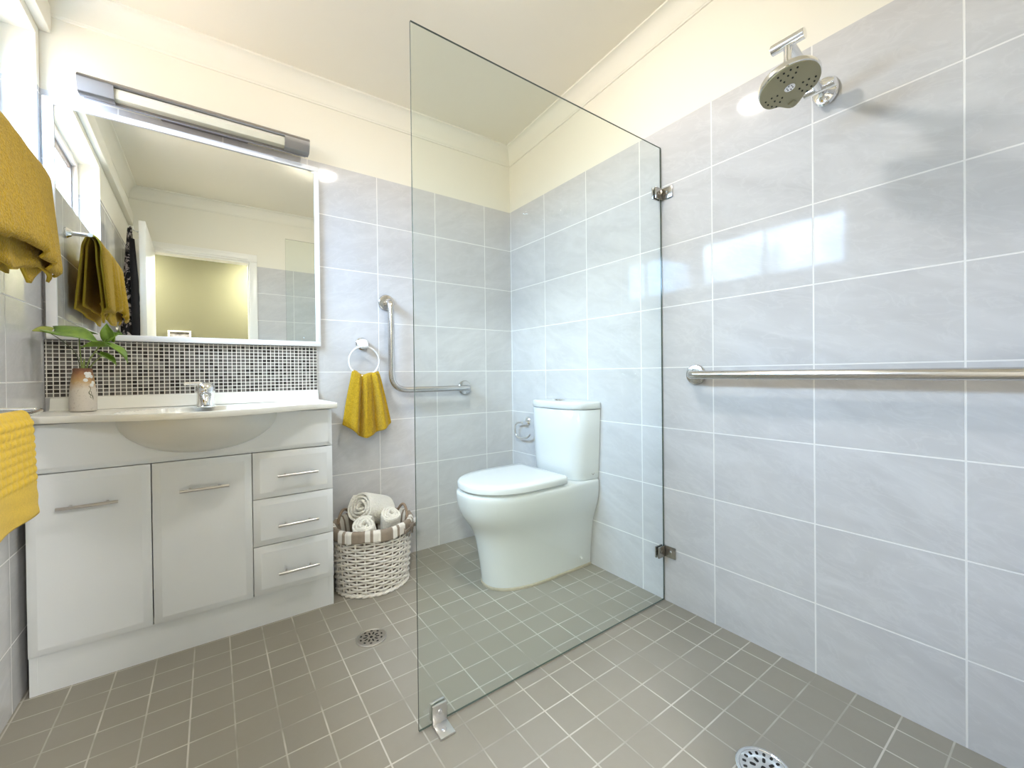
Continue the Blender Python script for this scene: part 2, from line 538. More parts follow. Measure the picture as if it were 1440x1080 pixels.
def tube(bm, pts, r, seg=12, closed=False, caps=True, mi=0):
    pts = [Vector(p) for p in pts]
    fr = frames(pts, closed)
    rings = []
    for i, (p, (t, n, b)) in enumerate(zip(pts, fr)):
        rr = r[i] if isinstance(r, (list, tuple)) else r
        rings.append([bm.verts.new(p + (n * math.cos(2 * PI * k / seg) + b * math.sin(2 * PI * k / seg)) * rr) for k in range(seg)])
    m = len(rings)
    for i in range(m if closed else m - 1):
        a, c = rings[i], rings[(i + 1) % m]
        for k in range(seg):
            f = bm.faces.new((a[k], a[(k + 1) % seg], c[(k + 1) % seg], c[k]))
            f.material_index = mi
    if caps and not closed:
        f = bm.faces.new(rings[0][::-1]); f.material_index = mi
        f = bm.faces.new(rings[-1]); f.material_index = mi

def loft(bm, rings, cap0=True, cap1=True, closed=True, mi=0):
    R = [[bm.verts.new(p) for p in ring] for ring in rings]
    n = len(R[0])
    for a, c in zip(R[:-1], R[1:]):
        for k in range(n if closed else n - 1):
            f = bm.faces.new((a[k], a[(k + 1) % n], c[(k + 1) % n], c[k]))
            f.material_index = mi
    if cap0:
        bm.faces.new(R[0][::-1]).material_index = mi
    if cap1:
        bm.faces.new(R[-1]).material_index = mi
    return R

def lathe(bm, prof, c, axis=(0, 0, 1), seg=40, cap0=True, cap1=True, mi=0, sx=1.0, sy=1.0):
    """prof: (radius, height along axis)"""
    q = Vector((0, 0, 1)).rotation_difference(Vector(axis).normalized())
    c = Vector(c)
    rings = []
    for r, h in prof:
        rings.append([c + q @ Vector((sx * r * math.cos(2 * PI * k / seg), sy * r * math.sin(2 * PI * k / seg), h)) for k in range(seg)])
    loft(bm, rings, cap0, cap1, mi=mi)

def arc(p0, p1, p2, n=8):
    """points of a rounded corner p0 -> p1 -> p2 (quadratic)"""
    p0, p1, p2 = Vector(p0), Vector(p1), Vector(p2)
    return [p0 * (1 - t) ** 2 + p1 * 2 * t * (1 - t) + p2 * t * t for t in [i / n for i in range(n + 1)]]

def smooth01(t):
    t = max(0.0, min(1.0, t))
    return t * t * (3 - 2 * t)

def lerp(a, b, t):
    return a + (b - a) * t

def interp(xs, ys, x):
    if x <= xs[0]:
        return ys[0]
    for i in range(len(xs) - 1):
        if x <= xs[i + 1]:
            return lerp(ys[i], ys[i + 1], (x - xs[i]) / (xs[i + 1] - xs[i]))
    return ys[-1]

def grid(bm, f, nu, nv, closed_u=False, mi=0):
    V = [[bm.verts.new(f(i / nu, j / nv)) for j in range(nv + 1)] for i in range(nu if closed_u else nu + 1)]
    n = len(V)
    for i in range(nu):
        a, c = V[i], V[(i + 1) % n]
        for j in range(nv):
            bm.faces.new((a[j], c[j], c[j + 1], a[j + 1])).material_index = mi
    return V

def solid(o, t, offset=0.0, sub=0, rim=None):
    md = o.modifiers.new('thickness', 'SOLIDIFY')
    md.thickness = t
    md.offset = offset
    if rim is not None:
        md.material_offset_rim = rim
    if sub:
        s = o.modifiers.new('smooth', 'SUBSURF')
        s.levels = sub
        s.render_levels = sub
    return o

# ================================================================== SETTING
# floor
bm = B()
box(bm, XL - 0.15, 0.15, YF - 0.002, 0.15, -0.08, 0.0)
struct(obj('floor', bm, M['floor']), 'taupe square tiled bathroom floor with pale grout', 'floor')

# ceiling (raked)
bm = B()
def ceil_slab(bm, x0, x1, y0, y1, zf, t=0.06):
    vs_ = []
    for dz in (0, t):
        for x, y in ((x0, y0), (x1, y0), (x1, y1), (x0, y1)):
            vs_.append(bm.verts.new((x, y, zf(x, y) + dz)))
    a, b = vs_[:4], vs_[4:]
    bm.faces.new(a); bm.faces.new(b)
    for k in range(4):
        bm.faces.new((a[k], a[(k + 1) % 4], b[(k + 1) % 4], b[k]))
ceil_slab(bm, XL - 0.14, 0.14, YF - 0.1, 0.14, zc)
struct(obj('ceiling', bm, M['ceil']), 'cream painted raked bathroom ceiling', 'ceiling')

# back wall (vanity wall) and right wall (shower wall): tiled up to TT, painted above
bm = B()
box(bm, XL - 0.12, 0.12, 0.0, 0.12, -0.02, TT, mi=0)
box(bm, XL - 0.12, 0.12, 0.004, 0.12, TT, 2.42, mi=1)
struct(obj('wall_back', bm, [M['tile_back'], M['paint']]), 'wall behind the vanity, pale marbled tiles with cream paint above', 'wall')
bm = B()
box(bm, 0.0, 0.12, YF - 0.1, 0.0, -0.02, TT, mi=0)
box(bm, 0.004, 0.12, YF - 0.1, 0.004, TT, 2.56, mi=1)
struct(obj('wall_right', bm, [M['tile_right'], M['paint']]), 'wall with the shower head and long rail, pale marbled tiles', 'wall')

# left wall with the window opening
WY0, WY1, WZ0, WZ1 = -1.16, -0.032, 1.690, 2.135
bm = B()
T_ = 0.13
def lw(y0, y1, z0, z1, mi, dx=0.0):
    box(bm, XL - T_, XL - dx, y0, y1, z0, z1, mi=mi)
lw(YF - 0.1, 0.0, -0.02, WZ0, 0)
lw(WY1, 0.0, WZ0, TT, 0)
lw(YF - 0.1, WY0, WZ0, TT, 0)
lw(WY1, 0.0, TT, WZ1, 1)
lw(YF - 0.1, WY0, TT, WZ1, 1)
lw(YF - 0.1, 0.0, WZ1, 2.56, 1)
struct(obj('wall_left', bm, [M['tile_left'], M['paint']]), 'wall with the high window, tiles below and paint above', 'wall')

# front wall (behind the camera) with the doorway, tiled beside the shower
DX0, DX1, DH = -1.945, -1.185, 2.0
bm = B()
box(bm, XL, DX0, YF - 0.1, YF, -0.02, 2.56, mi=1)
box(bm, DX0, DX1, YF - 0.1, YF, DH, 2.56, mi=1)
box(bm, DX1, 0.0, YF - 0.1, YF, TT, 2.56, mi=1)
box(bm, DX1, 0.0, YF - 0.1, YF, -0.02, TT, mi=0)
struct(obj('wall_front', bm, [M['tile_front'], M['paint']]), 'wall with the open doorway, seen in the mirror', 'wall')

# cornices, one per wall, mitred at the corners
PROF = [(0.0, 0.100), (0.005, 0.099), (0.006, 0.092), (0.008, 0.090)]
for k in range(9):
    a = k / 8 * PI / 2
    PROF.append((0.050 - 0.042 * math.cos(a), 0.090 - 0.080 * math.sin(a)))
PROF += [(0.055, 0.008), (0.056, 0.0), (0.0, 0.0)]
def cornice(name, p, q, label):
    bm = B()
    rings = []
    for (cx, cyy, sx, sy) in (p, q):
        rings.append([Vector((cx + sx * d, cyy + sy * d, zc(cx + sx * d, cyy + sy * d) - h + 0.001)) for d, h in PROF])
    loft(bm, rings)
    return struct(obj(name, bm, M['cornice'], sharp=25), label, 'cornice')
cbl, cbr = (XL, 0.004, 1, -1), (0.004, 0.004, -1, -1)
cfl, cfr = (XL, YF, 1, 1), (0.004, YF, -1, 1)
cornice('trim_1', cbl, cbr, 'cornice along the vanity wall')
cornice('trim_2', cbr, cfr, 'cornice along the shower wall')
cornice('trim_3', cfl, cfr, 'cornice above the doorway, seen in the mirror')
cornice('trim_4', cbl, cfl, 'cornice above the window')
# lintel beam along the top of the left wall
bm = B()
box(bm, XL, XL + 0.030, YF, 0.004, 2.166, 2.262, bev=0.003)
struct(obj('trim_5', bm, M['paint']), 'boxed lintel beam running over the window', 'beam')

# doorway casing
bm = B()
box(bm, DX1 - 0.012, DX1 + 0.050, YF, YF + 0.018, 0.0, DH - 0.0055, bev=0.003)
box(bm, DX0 - 0.05, DX1 + 0.050, YF, YF + 0.018, DH - 0.005, DH + 0.062, bev=0.003)
box(bm, DX0 - 0.05, DX0 + 0.012, YF, YF + 0.018, 0.0, DH - 0.0055, bev=0.003)
box(bm, DX0, DX0 + 0.018, YF - 0.1, YF - 0.0005, 0.0, DH - 0.0185)
box(bm, DX1 - 0.018, DX1, YF - 0.1, YF - 0.0005, 0.0, DH - 0.0185)
box(bm, DX0, DX1, YF - 0.1, YF - 0.0005, DH - 0.018, DH)
box(bm, DX0 + 0.02, DX1 - 0.02, YF + 0.018, YF + 0.03, DH + 0.01, DH + 0.035, bev=0.003)
struct(obj('trim_6', bm, M['gloss_white']), 'white casing around the doorway, seen in the mirror', 'door frame')

# open door leaf along the left wall
bm = B()
box(bm, -1.880, -1.845, YF + 0.02, -1.60, 0.01, 2.0, bev=0.002)
d1 = struct(obj('door_1', bm, M['gloss_white'], origin=(-1.862, YF + 0.02, 0)), 'white door standing open, seen edge-on in the mirror', 'door')
bm = B()
for sx in (-1, 1):
    x = -1.8625 + sx * 0.0175
    tube(bm, [(x, -1.665, 1.0), (x + sx * 0.008, -1.665, 1.0)], 0.026, 24)
    tube(bm, [(x + sx * 0.006, -1.665, 1.0), (x + sx * 0.045, -1.665, 1.0), (x + sx * 0.050, -1.68, 1.0), (x + sx * 0.050, -1.79, 1.0)], 0.009, 12)
obj('door_handle', bm, M['chrome'], d1)
bm = B()
tube(bm, [(-1.881, -1.72, 1.96), (-1.895, -1.72, 1.955), (-1.915, -1.72, 1.965), (-1.918, -1.72, 1.985)], 0.005, 10)
box(bm, -1.884, -1.879, -1.735, -1.705, 1.94, 1.985, bev=0.001)
obj('robe_hook', bm, M['chrome'], d1)

# window
bm = B()
FX0, FX1 = XL - 0.125, XL - 0.085
fw_ = 0.028
box(bm, FX0, FX1, WY0, WY1, WZ0, WZ0 + fw_, bev=0.002)
box(bm, FX0, FX1, WY0, WY1, WZ1 - fw_, WZ1, bev=0.002)
box(bm, FX0, FX1, WY0, WY0 + fw_, WZ0 + fw_, WZ1 - fw_, bev=0.002)
box(bm, FX0, FX1, WY1 - fw_, WY1, WZ0 + fw_, WZ1 - fw_, bev=0.002)
w1 = struct(obj('window_1', bm, M['winwhite'], origin=(FX0, (WY0 + WY1) / 2, WZ0)), 'high sliding window in the left wall, bright with daylight', 'window')
ym = (WY0 + WY1) / 2
bm = B()
for (a, b_2, x0, x1) in ((WY0 + fw_, ym + 0.016, FX0 + 0.004, FX0 + 0.020), (ym - 0.016, WY1 - fw_, FX0 + 0.020, FX0 + 0.036)):
    s_ = 0.020
    box(bm, x0, x1, a, b_2, WZ0 + fw_, WZ0 + fw_ + s_)
    box(bm, x0, x1, a, b_2, WZ1 - fw_ - s_, WZ1 - fw_)
    box(bm, x0, x1, a, a + s_, WZ0 + fw_ + s_, WZ1 - fw_ - s_)
    box(bm, x0, x1, b_2 - s_, b_2, WZ0 + fw_ + s_, WZ1 - fw_ - s_)
obj('window_sash', bm, M['aluminium'], w1)
for (a, b_2, x0) in ((WY0 + fw_ + 0.02, ym - 0.004, FX0 + 0.010), (ym + 0.004, WY1 - fw_ - 0.02, FX0 + 0.026)):
    bm = B()
    box(bm, x0, x0 + 0.004, a, b_2, WZ0 + fw_ + 0.018, WZ1 - fw_ - 0.018)
    obj('window_pane', bm, M['winglass'], w1)

# hallway beyond the doorway (seen in the mirror)
HY, HX0, HX1 = -4.20, -2.85, -0.35
def hz(x, y):
    return 2.42
bm = B(); box(bm, HX0 - 0.1, HX1 + 0.1, HY - 0.1, YF - 0.002, -0.08, 0.0)
struct(obj('floor_hallway', bm, M['hallfloor']), 'hallway floor beyond the doorway', 'floor')
bm = B(); box(bm, HX0 - 0.1, HX1 + 0.1, HY - 0.1, YF - 0.1, 2.42, 2.48)
struct(obj('ceiling_hallway', bm, M['ceil']), 'hallway ceiling beyond the doorway', 'ceiling')
bm = B(); box(bm, HX0 - 0.1, HX1 + 0.1, HY - 0.1, HY, 0, 2.42)
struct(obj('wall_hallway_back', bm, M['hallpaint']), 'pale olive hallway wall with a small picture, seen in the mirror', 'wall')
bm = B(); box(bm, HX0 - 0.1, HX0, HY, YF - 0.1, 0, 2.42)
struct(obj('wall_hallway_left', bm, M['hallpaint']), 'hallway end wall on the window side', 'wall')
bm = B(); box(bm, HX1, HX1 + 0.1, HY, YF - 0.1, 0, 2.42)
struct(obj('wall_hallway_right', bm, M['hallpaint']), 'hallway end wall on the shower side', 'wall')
bm = B()
box(bm, HX0, XL - 0.12, YF - 0.102, YF - 0.1, 0, 2.42)
box(bm, 0.0 + HX1 - 0.0, DX1, YF - 0.102, YF - 0.1, 0, 2.42)
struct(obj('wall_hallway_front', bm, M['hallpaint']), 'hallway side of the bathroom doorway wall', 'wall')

# ================================================================== LIGHTS OF THE ROOM, ADDED HALLWAY FILL
LX, LY = -0.85, -1.07
lz = zc(LX, LY)
nrm = Vector((-0.013, 0.065, 1)).normalized() * -1
t = thing('ceiling_light', (LX, LY, lz), 'round ceiling light in the middle of the bathroom ceiling, lit', 'ceiling light')
bm = B()
lathe(bm, [(0.085, -0.002), (0.085, 0.008), (0.080, 0.013), (0.066, 0.015), (0.061, 0.010), (0.061, 0.0)], (LX, LY, lz), nrm, 48, True, True)
obj('trim_ring', bm, M['plastic_white'], t)
bm = B()
lathe(bm, [(0.060, 0.010), (0.058, 0.020), (0.047, 0.031), (0.030, 0.037), (0.008, 0.040)], (LX, LY, lz), nrm, 40, True, True)
obj('diffuser', bm, emit('lamp_warm_glow', (1.0, 0.96, 0.90), CEIL_LIGHT), t)

HFILL = emit('hall_fill_glow', (1.0, 0.985, 0.955), HALL_FILL)  # two fill lights added out of view to brighten vanity and toilet fronts
for hx, hn in ((-2.50, 'round fill light added on the hallway ceiling, window side of the doorway'), (-0.72, 'round fill light added on the hallway ceiling, shower side of the doorway')):
    hp0 = (hx, -3.85, 2.42)
    hl = thing('hallway_fill_light', hp0, hn, 'ceiling light', 'added hallway fill lights')
    bm = B()
    lathe(bm, [(0.22, 0.0), (0.22, 0.02), (0.205, 0.026), (0.205, 0.0)], hp0, (0, 0, -1), 40)
    obj('trim_ring', bm, M['plastic_white'], hl)
    bm = B()
    lathe(bm, [(0.20, 0.02), (0.19, 0.05), (0.13, 0.08), (0.02, 0.09)], hp0, (0, 0, -1), 40)
    obj('diffuser', bm, HFILL, hl)

# ================================================================== VANITY
VX0, VX1, VY = -1.984, -1.128, -0.295
va = thing('vanity_cabinet', (-1.556, -0.15, 0), 'white bathroom vanity with two doors and three drawers', 'vanity')
bm = B()
box(bm, VX0, VX0 + 0.017, VY + 0.017, -0.004, 0.0, 0.817)
box(bm, VX1 - 0.017, VX1, VY + 0.017, -0.004, 0.0, 0.817)
box(bm, VX0 + 0.017, VX1 - 0.017, VY + 0.03, -0.004, 0.12, 0.136)
box(bm, VX0 + 0.017, VX1 - 0.017, -0.020, -0.004, 0.136, 0.80)
box(bm, -1.417, -1.405, VY + 0.03, -0.02, 0.136, 0.66)
obj('carcass', bm, M['lacquer'], va)
bm = B()
box(bm, VX0 + 0.017, VX1 - 0.017, VY + 0.018, VY + 0.034, 0.0, 0.119)
obj('kickboard', bm, M['lacquer'], va)
def front_panel(bm, x0, x1, z0, z1, ch=(1, 1, 1, 1), w=0.022, d=0.010, th=0.019):
    """door front with wide chamfered borders; ch = chamfer on left, right, bottom, top"""
    y0 = VY + th
    xi0, xi1 = x0 + (w if ch[0] else 0.002), x1 - (w if ch[1] else 0.002)
    zi0, zi1 = z0 + (w if ch[2] else 0.002), z1 - (w if ch[3] else 0.002)
    def ring(a, b, c, e, y):
        return [Vector((a, y, c)), Vector((b, y, c)), Vector((b, y, e)), Vector((a, y, e))]
    loft(bm, [ring(x0, x1, z0, z1, y0), ring(x0, x1, z0, z1, VY + d), ring(xi0, xi1, zi0, zi1, VY), ring(xi0 + 0.002, xi1 - 0.002, zi0 + 0.002, zi1 - 0.002, VY)])
def bar_handle(parent, x0, x1, z):
    bm = B()
    tube(bm, [(x0, VY - 0.026, z), (x1, VY - 0.026, z)], 0.0052, 14)
    for xx in (lerp(x0, x1, 0.2), lerp(x0, x1, 0.8)):
        tube(bm, [(xx, VY + 0.0005, z), (xx, VY - 0.026, z)], 0.0042, 12)
    obj('handle', bm, M['handle'], parent)
bm = B()
front_panel(bm, VX0, VX1, 0.667, 0.817, (1, 1, 1, 0), w=0.016)
obj('fascia', bm, M['lacquer'], va)
for i, (x0, x1, z0, hx0, hx1, hz_) in enumerate(((VX0, -1.701, 0.120, -1.915, -1.777, 0.561), (-1.698, -1.413, 0.120, -1.624, -1.484, 0.564))):
    bm = B()
    front_panel(bm, x0, x1, z0, 0.664)
    d_ = obj('door', bm, M['lacquer'], va)
    bar_handle(d_, hx0, hx1, hz_)
for z0, z1, hz_ in ((0.488, 0.664, 0.572), (0.308, 0.485, 0.381), (0.122, 0.305, 0.198)):
    bm = B()
    front_panel(bm, -1.410, VX1, z0, z1)
    d_ = obj('drawer', bm, M['lacquer'], va)
    bar_handle(d_, -1.331, -1.189, hz_)

# benchtop with moulded basin
BX0, BX1 = -1.991, -1.114
def bfront(x):
    return interp([BX0, -1.93, -1.87, -1.80, -1.72, -1.64, -1.56, -1.48, -1.40, -1.32, -1.25, -1.19, BX1],
                  [-0.323, -0.328, -0.343, -0.381, -0.426, -0.449, -0.455, -0.449, -0.426, -0.381, -0.343, -0.328, -0.323], x)
BCX, BCY = -1.556, -0.245
vt = thing('washbasin', (-1.556, -0.15, 0.82), 'cream moulded vanity top with bulging basin on the white cabinet', 'basin')
bm = B()
NX, NY = 110, 40
def topz(x, y):
    rx, ry = 0.235, 0.165
    q = ((x - BCX) / rx) ** 2 + ((y - BCY) / ry) ** 2
    dip = 0.115 * (1 - q) ** 0.55 if q < 1 else 0.0
    soft = 0.004 * max(0, 1 - abs(q - 1.0) / 0.45)
    deck = 0.005 * math.exp(-((x - BCX) / 0.33) ** 4 - ((y + 0.2) / 0.2) ** 4)
    return 0.843 - dip - soft * 0.5 - deck
def btop(u, v):
    x = lerp(BX0, BX1, u)
    y = lerp(-0.004, bfront(x) + 0.004, v)
    return Vector((x, y, topz(x, y)))
G = grid(bm, btop, NX, NY)
# rounded front edge and underside
rows = [[g[-1] for g in G]]
for dy, z in ((-0.003, 0.8415), (-0.004, 0.838), (-0.004, 0.825), (-0.002, 0.821), (0.004, 0.820)):
    rows.append([bm.verts.new((g[-1].co.x, bfront(g[-1].co.x) + 0.004 + dy, z)) for g in G])
rows.append([bm.verts.new((g[-1].co.x, -0.20 if abs(g[-1].co.x - BCX) > 0.30 else -0.24, 0.820)) for g in G])
rows.append([bm.verts.new((g[-1].co.x, -0.004, 0.8198)) for g in G])
for a, c in zip(rows[:-1], rows[1:]):
    for k in range(len(a) - 1):
        bm.faces.new((a[k], a[k + 1], c[k + 1], c[k]))
for side in (0, -1):
    f = [v for v in G[side]] + [r[side] for r in rows[1:]]
    bm.faces.new(f if side == 0 else f[::-1])
obj('benchtop', bm, M['bench'], vt)
bm = B()
loft(bm, [[Vector((x, -0.003, 0.842)), Vector((x, -0.030, 0.842)), Vector((x, -0.024, 0.850)), Vector((x, -0.017, 0.884)), Vector((x, -0.013, 0.887)), Vector((x, -0.003, 0.887))] for x in (BX0 + 0.003, BX0 + 0.010, -1.56, BX1 - 0.022, BX1 - 0.014)])
obj('upstand', bm, M['bench'], vt)
# the bulging basin below the edge
bm = B()
rings = []
for j in range(15):
    a = j / 14 * PI / 2
    s_, z = math.cos(a) ** 0.9, 0.8195 - 0.142 * math.sin(a)
    ring = []
    for k in range(48):
        th = 2 * PI * k / 48
        x = -1.556 + 0.258 * s_ * math.cos(th)
        yy = -0.175 + (0.262 if math.sin(th) < 0 else 0.13) * s_ * math.sin(th)
        ring.append(Vector((x, yy, z)))
    rings.append(ring)
loft(bm, rings[:-1] + [[p.lerp(Vector((-1.556, -0.175, 0.8195 - 0.142)), 0.6) for p in rings[-2]]])
obj('basin', bm, M['basin'], vt)

# basin mixer tap
tp = thing('basin_mixer', (-1.551, -0.115, 0.838), 'chrome mixer tap on the cream vanity top', 'tap')
TX, TY, TZ = -1.551, -0.105, 0.837
bm = B()
lathe(bm, [(0.031, 0.0), (0.031, 0.004), (0.0295, 0.006), (0.0295, 0.050), (0.0305, 0.056)], (TX, TY, TZ), seg=36)
obj('body', bm, M['chrome'], tp)
bm = B()
lathe(bm, [(0.0315, 0.057), (0.0325, 0.066), (0.030, 0.080), (0.021, 0.092), (0.006, 0.097)], (TX, TY, TZ), seg=36)
tube(bm, [(TX, TY, TZ + 0.085), (TX - 0.02, TY - 0.004, TZ + 0.092), (TX - 0.066, TY - 0.012, TZ + 0.093)], [0.011, 0.009, 0.006], 14)
obj('lever', bm, M['chrome'], tp)
bm = B()
tube(bm, [(TX, TY, TZ + 0.040), (TX, TY - 0.05, TZ + 0.044), (TX, TY - 0.092, TZ + 0.040), (TX, TY - 0.108, TZ + 0.030), (TX, TY - 0.112, TZ + 0.018)], [0.022, 0.020, 0.018, 0.0165, 0.0155], 20)
obj('spout', bm, M['chrome'], tp)
bm = B()
tube(bm, [(TX, TY - 0.112, TZ + 0.021), (TX, TY - 0.1135, TZ + 0.012)], [0.0165, 0.0165], 20)
tube(bm, [(TX, TY - 0.1135, TZ + 0.0125), (TX, TY - 0.1137, TZ + 0.0115)], 0.012, 16, mi=1)
obj('aerator', bm, [M['chrome'], M['dark']], tp)

# mosaic splashback
bm = B()
box(bm, XL + 0.001, -1.1285, -0.006, -0.0002, 0.8872, 1.0900)
tag(obj('mosaic_splashback', bm, M['mosaic'], origin=(-1.556, 0, 0.887)), 'grey and brown mosaic strip under the mirror', 'splashback')

# mirror
mi_ = thing('wall_mirror', (-1.556, 0, 1.092), 'large white framed mirror above the mosaic', 'mirror')
MX0, MX1, MZ0, MZ1 = -1.992, -1.113, 1.092, 1.929
def mrot(o, ang=0.011):
    # the mirror leans a little off the wall at its left end
    o.matrix_basis = Matrix.Translation(Vector((MX1, 0, 0)) - ORG[o.parent.name]) @ Matrix.Rotation(ang, 4, 'Z') @ Matrix.Translation(ORG[o.parent.name] - Vector((MX1, 0, 0)))
bm = B()
box(bm, MX0 + 0.012, MX1 - 0.010, -0.0135, -0.010, MZ0 + 0.010, MZ1 - 0.010)
mrot(obj('mirror_glass', bm, M['mirror'], mi_))
bm = B()
box(bm, MX0, MX0 + 0.027, -0.020, -0.004, MZ0 + 0.022, MZ1 - 0.022, bev=0.0015)
mrot(obj('frame_side', bm, M['frame_white'], mi_))
bm = B()
box(bm, MX1 - 0.020, MX1, -0.020, -0.004, MZ0 + 0.022, MZ1 - 0.022, bev=0.0015)
mrot(obj('frame_side', bm, M['frame_white'], mi_))
bm = B()
box(bm, MX0, MX1, -0.020, -0.004, MZ1 - 0.022, MZ1, bev=0.0015)
mrot(obj('frame_top', bm, M['frame_white'], mi_))
bm = B()
box(bm, MX0, MX1, -0.020, -0.004, MZ0, MZ0 + 0.022, bev=0.0015)
mrot(obj('frame_bottom', bm, M['frame_white'], mi_))

# lamp above the mirror
lt = thing('vanity_light', (-1.53, 0.004, 1.985), 'long silver strip light on the wall above the mirror, switched off', 'wall light')
LX0, LX1 = -1.893, -1.165
def strip(bm, x0, x1, pr):
    loft(bm, [[Vector((x, y, z)) for y, z in pr] for x in (x0, x1)])
pf = [(-0.060, 2.018), (-0.064, 2.022), (-0.098, 2.008), (-0.112, 1.996), (-0.114, 1.990), (-0.108, 1.986), (-0.062, 2.000)]
bm = B()
strip(bm, LX0, LX1, pf)
obj('top_shade', bm, M['nickel'], lt)
pe = [(-0.060, 2.000), (-0.108, 1.986), (-0.113, 1.989), (-0.110, 1.972), (-0.098, 1.948), (-0.090, 1.944), (-0.060, 1.944)]
for a, b2 in ((LX0, -1.800), (-1.262, LX1)):
    bm = B()
    strip(bm, a, b2, pe)
    obj('end_cap', bm, M['nickel'], lt)
bm = B()
strip(bm, -1.800, -1.262, [(-0.064, 1.998), (-0.102, 1.986), (-0.104, 1.972), (-0.094, 1.954), (-0.088, 1.952), (-0.064, 1.952)])
obj('diffuser', bm, M['diffuser'], lt)
bm = B()
box(bm, LX0 + 0.01, LX1 - 0.01, -0.066, -0.056, 1.942, 2.014)
box(bm, -1.63, -1.60, -0.06, -0.02, 1.972, 1.985)
box(bm, -1.46, -1.43, -0.06, -0.02, 1.972, 1.985)
obj('back_rail', bm, M['nickel'], lt)
bm = B()
box(bm, -1.679, -1.391, -0.022, 0.003, 1.962, 1.986, bev=0.003)
obj('wall_mount', bm, M['nickel'], lt)

# ================================================================== VASE AND PLANT
VS = Vector((-1.886, -0.130, 0.843))
v_ = obj
bm = B()
lathe(bm, [(0.032, 0.0), (0.0345, 0.003), (0.034, 0.04), (0.031, 0.085), (0.0275, 0.115), (0.0245, 0.132), (0.0245, 0.143), (0.0225, 0.145), (0.0205, 0.143), (0.021, 0.12), (0.020, 0.10)], VS, seg=40)
vz = tag(obj('stoneware_vase', bm, M['vase'], origin=VS), 'brown and cream stoneware vase on the vanity top', 'vase')
bm = B()
def disc(bm, c, nr, r, n=10, th=0.0012, sx=1.0):
    lathe(bm, [(r * 0.7, 0.0), (r, th * 0.4), (r * 0.75, th), (r * 0.3, th * 1.1)], c, nr, n, sx=sx)
def vpt(ang, h):
    r = interp([0, 0.04, 0.085, 0.115, 0.132, 0.145], [0.0345, 0.034, 0.031, 0.0275, 0.0245, 0.0245], h)
    return VS + Vector((r * math.cos(ang), r * math.sin(ang), h)), Vector((math.cos(ang), math.sin(ang), 0.12))
for da, dh in ((-0.02, 0.118), (0.22, 0.127), (0.38, 0.117), (-0.22, 0.105), (-0.10, 0.127), (0.30, 0.088), (0.48, 0.096)):
    p, n_ = vpt(-0.95 + da, dh)
    disc(bm, p - n_ * 0.0006, n_, 0.0062, 10, 0.002)
obj('painted_flower', bm, M['tag'], vz)
bm = B()
pts = []
for k in range(14):
    p, n_ = vpt(-0.95 + 0.12 * math.sin(k * 0.7) + 0.02 * k, 0.085 - 0.0035 * k)
    pts.append(p + n_ * 0.0003)
tube(bm, pts, 0.0007, 6)
for a0, h0 in ((-0.85, 0.062), (-0.75, 0.050)):
    pts = []
    for k in range(10):
        th = k / 9 * 2 * PI
        p, n_ = vpt(a0 + 0.12 * math.cos(th), h0 + 0.006 * math.sin(th))
        pts.append(p + n_ * 0.0003)
    tube(bm, pts, 0.0006, 6)
obj('painted_stem', bm, M['stemdark'], vz)

pt_ = thing('leafy_cutting', (VS.x, VS.y, 0.93), 'green heart-leaved cuttings standing in the stoneware vase', 'plant')
def stemtube(pts, r, mat):
    bm = B()
    P = [Vector(p) for p in pts]
    out = []
    for i in range(len(P) - 1):
        for k in range(6):
            t_ = k / 6
            p0 = P[max(i - 1, 0)]; p1 = P[i]; p2 = P[i + 1]; p3 = P[min(i + 2, len(P) - 1)]
            out.append(0.5 * ((2 * p1) + (p2 - p0) * t_ + (2 * p0 - 5 * p1 + 4 * p2 - p3) * t_ * t_ + (3 * p1 - p0 - 3 * p2 + p3) * t_ ** 3))
    out.append(P[-1])
    tube(bm, out, [lerp(r, r * 0.7, i / (len(out) - 1)) for i in range(len(out))], 8)
    return obj('stem', bm, mat, pt_)
def leaf(base, tip, wdt, nrm_, mat, droop=0.25, wave=0.06, fold=0.25):
    """heart-shaped leaf from base to tip; nrm_ roughly its upper side"""
    base, tip = Vector(base), Vector(tip)
    ax = tip - base
    L = ax.length
    ax.normalize()
    nn = Vector(nrm_)
    nn = (nn - ax * nn.dot(ax)).normalized()
    sd = ax.cross(nn)
    bm = B()
    def f(u, v):
        s = u
        w = wdt * (math.sin(PI * min(1, s * 0.93 + 0.07) ** 0.62) ** 0.85)
        x = (v - 0.5) * 2
        lobe = -0.16 * L * (abs(x) ** 1.5) * max(0, 1 - s * 2.2)
        z = -droop * L * (s - 0.35) ** 2 + fold * abs(x) * w * 0.5 + wave * L * 0.35 * math.sin(7 * s + 2.5 * x) * abs(x)
        return base + ax * (s * L + lobe) + sd * (x * w * 0.5) + nn * z
    grid(bm, f, 14, 10)
    o = obj('leaf', bm, mat, pt_, sharp=80)
    solid(o, 0.0012)
    return o
def vp(dx, dz, dy=0.0):
    return (VS.x + dx, VS.y + dy, VS.z + dz)
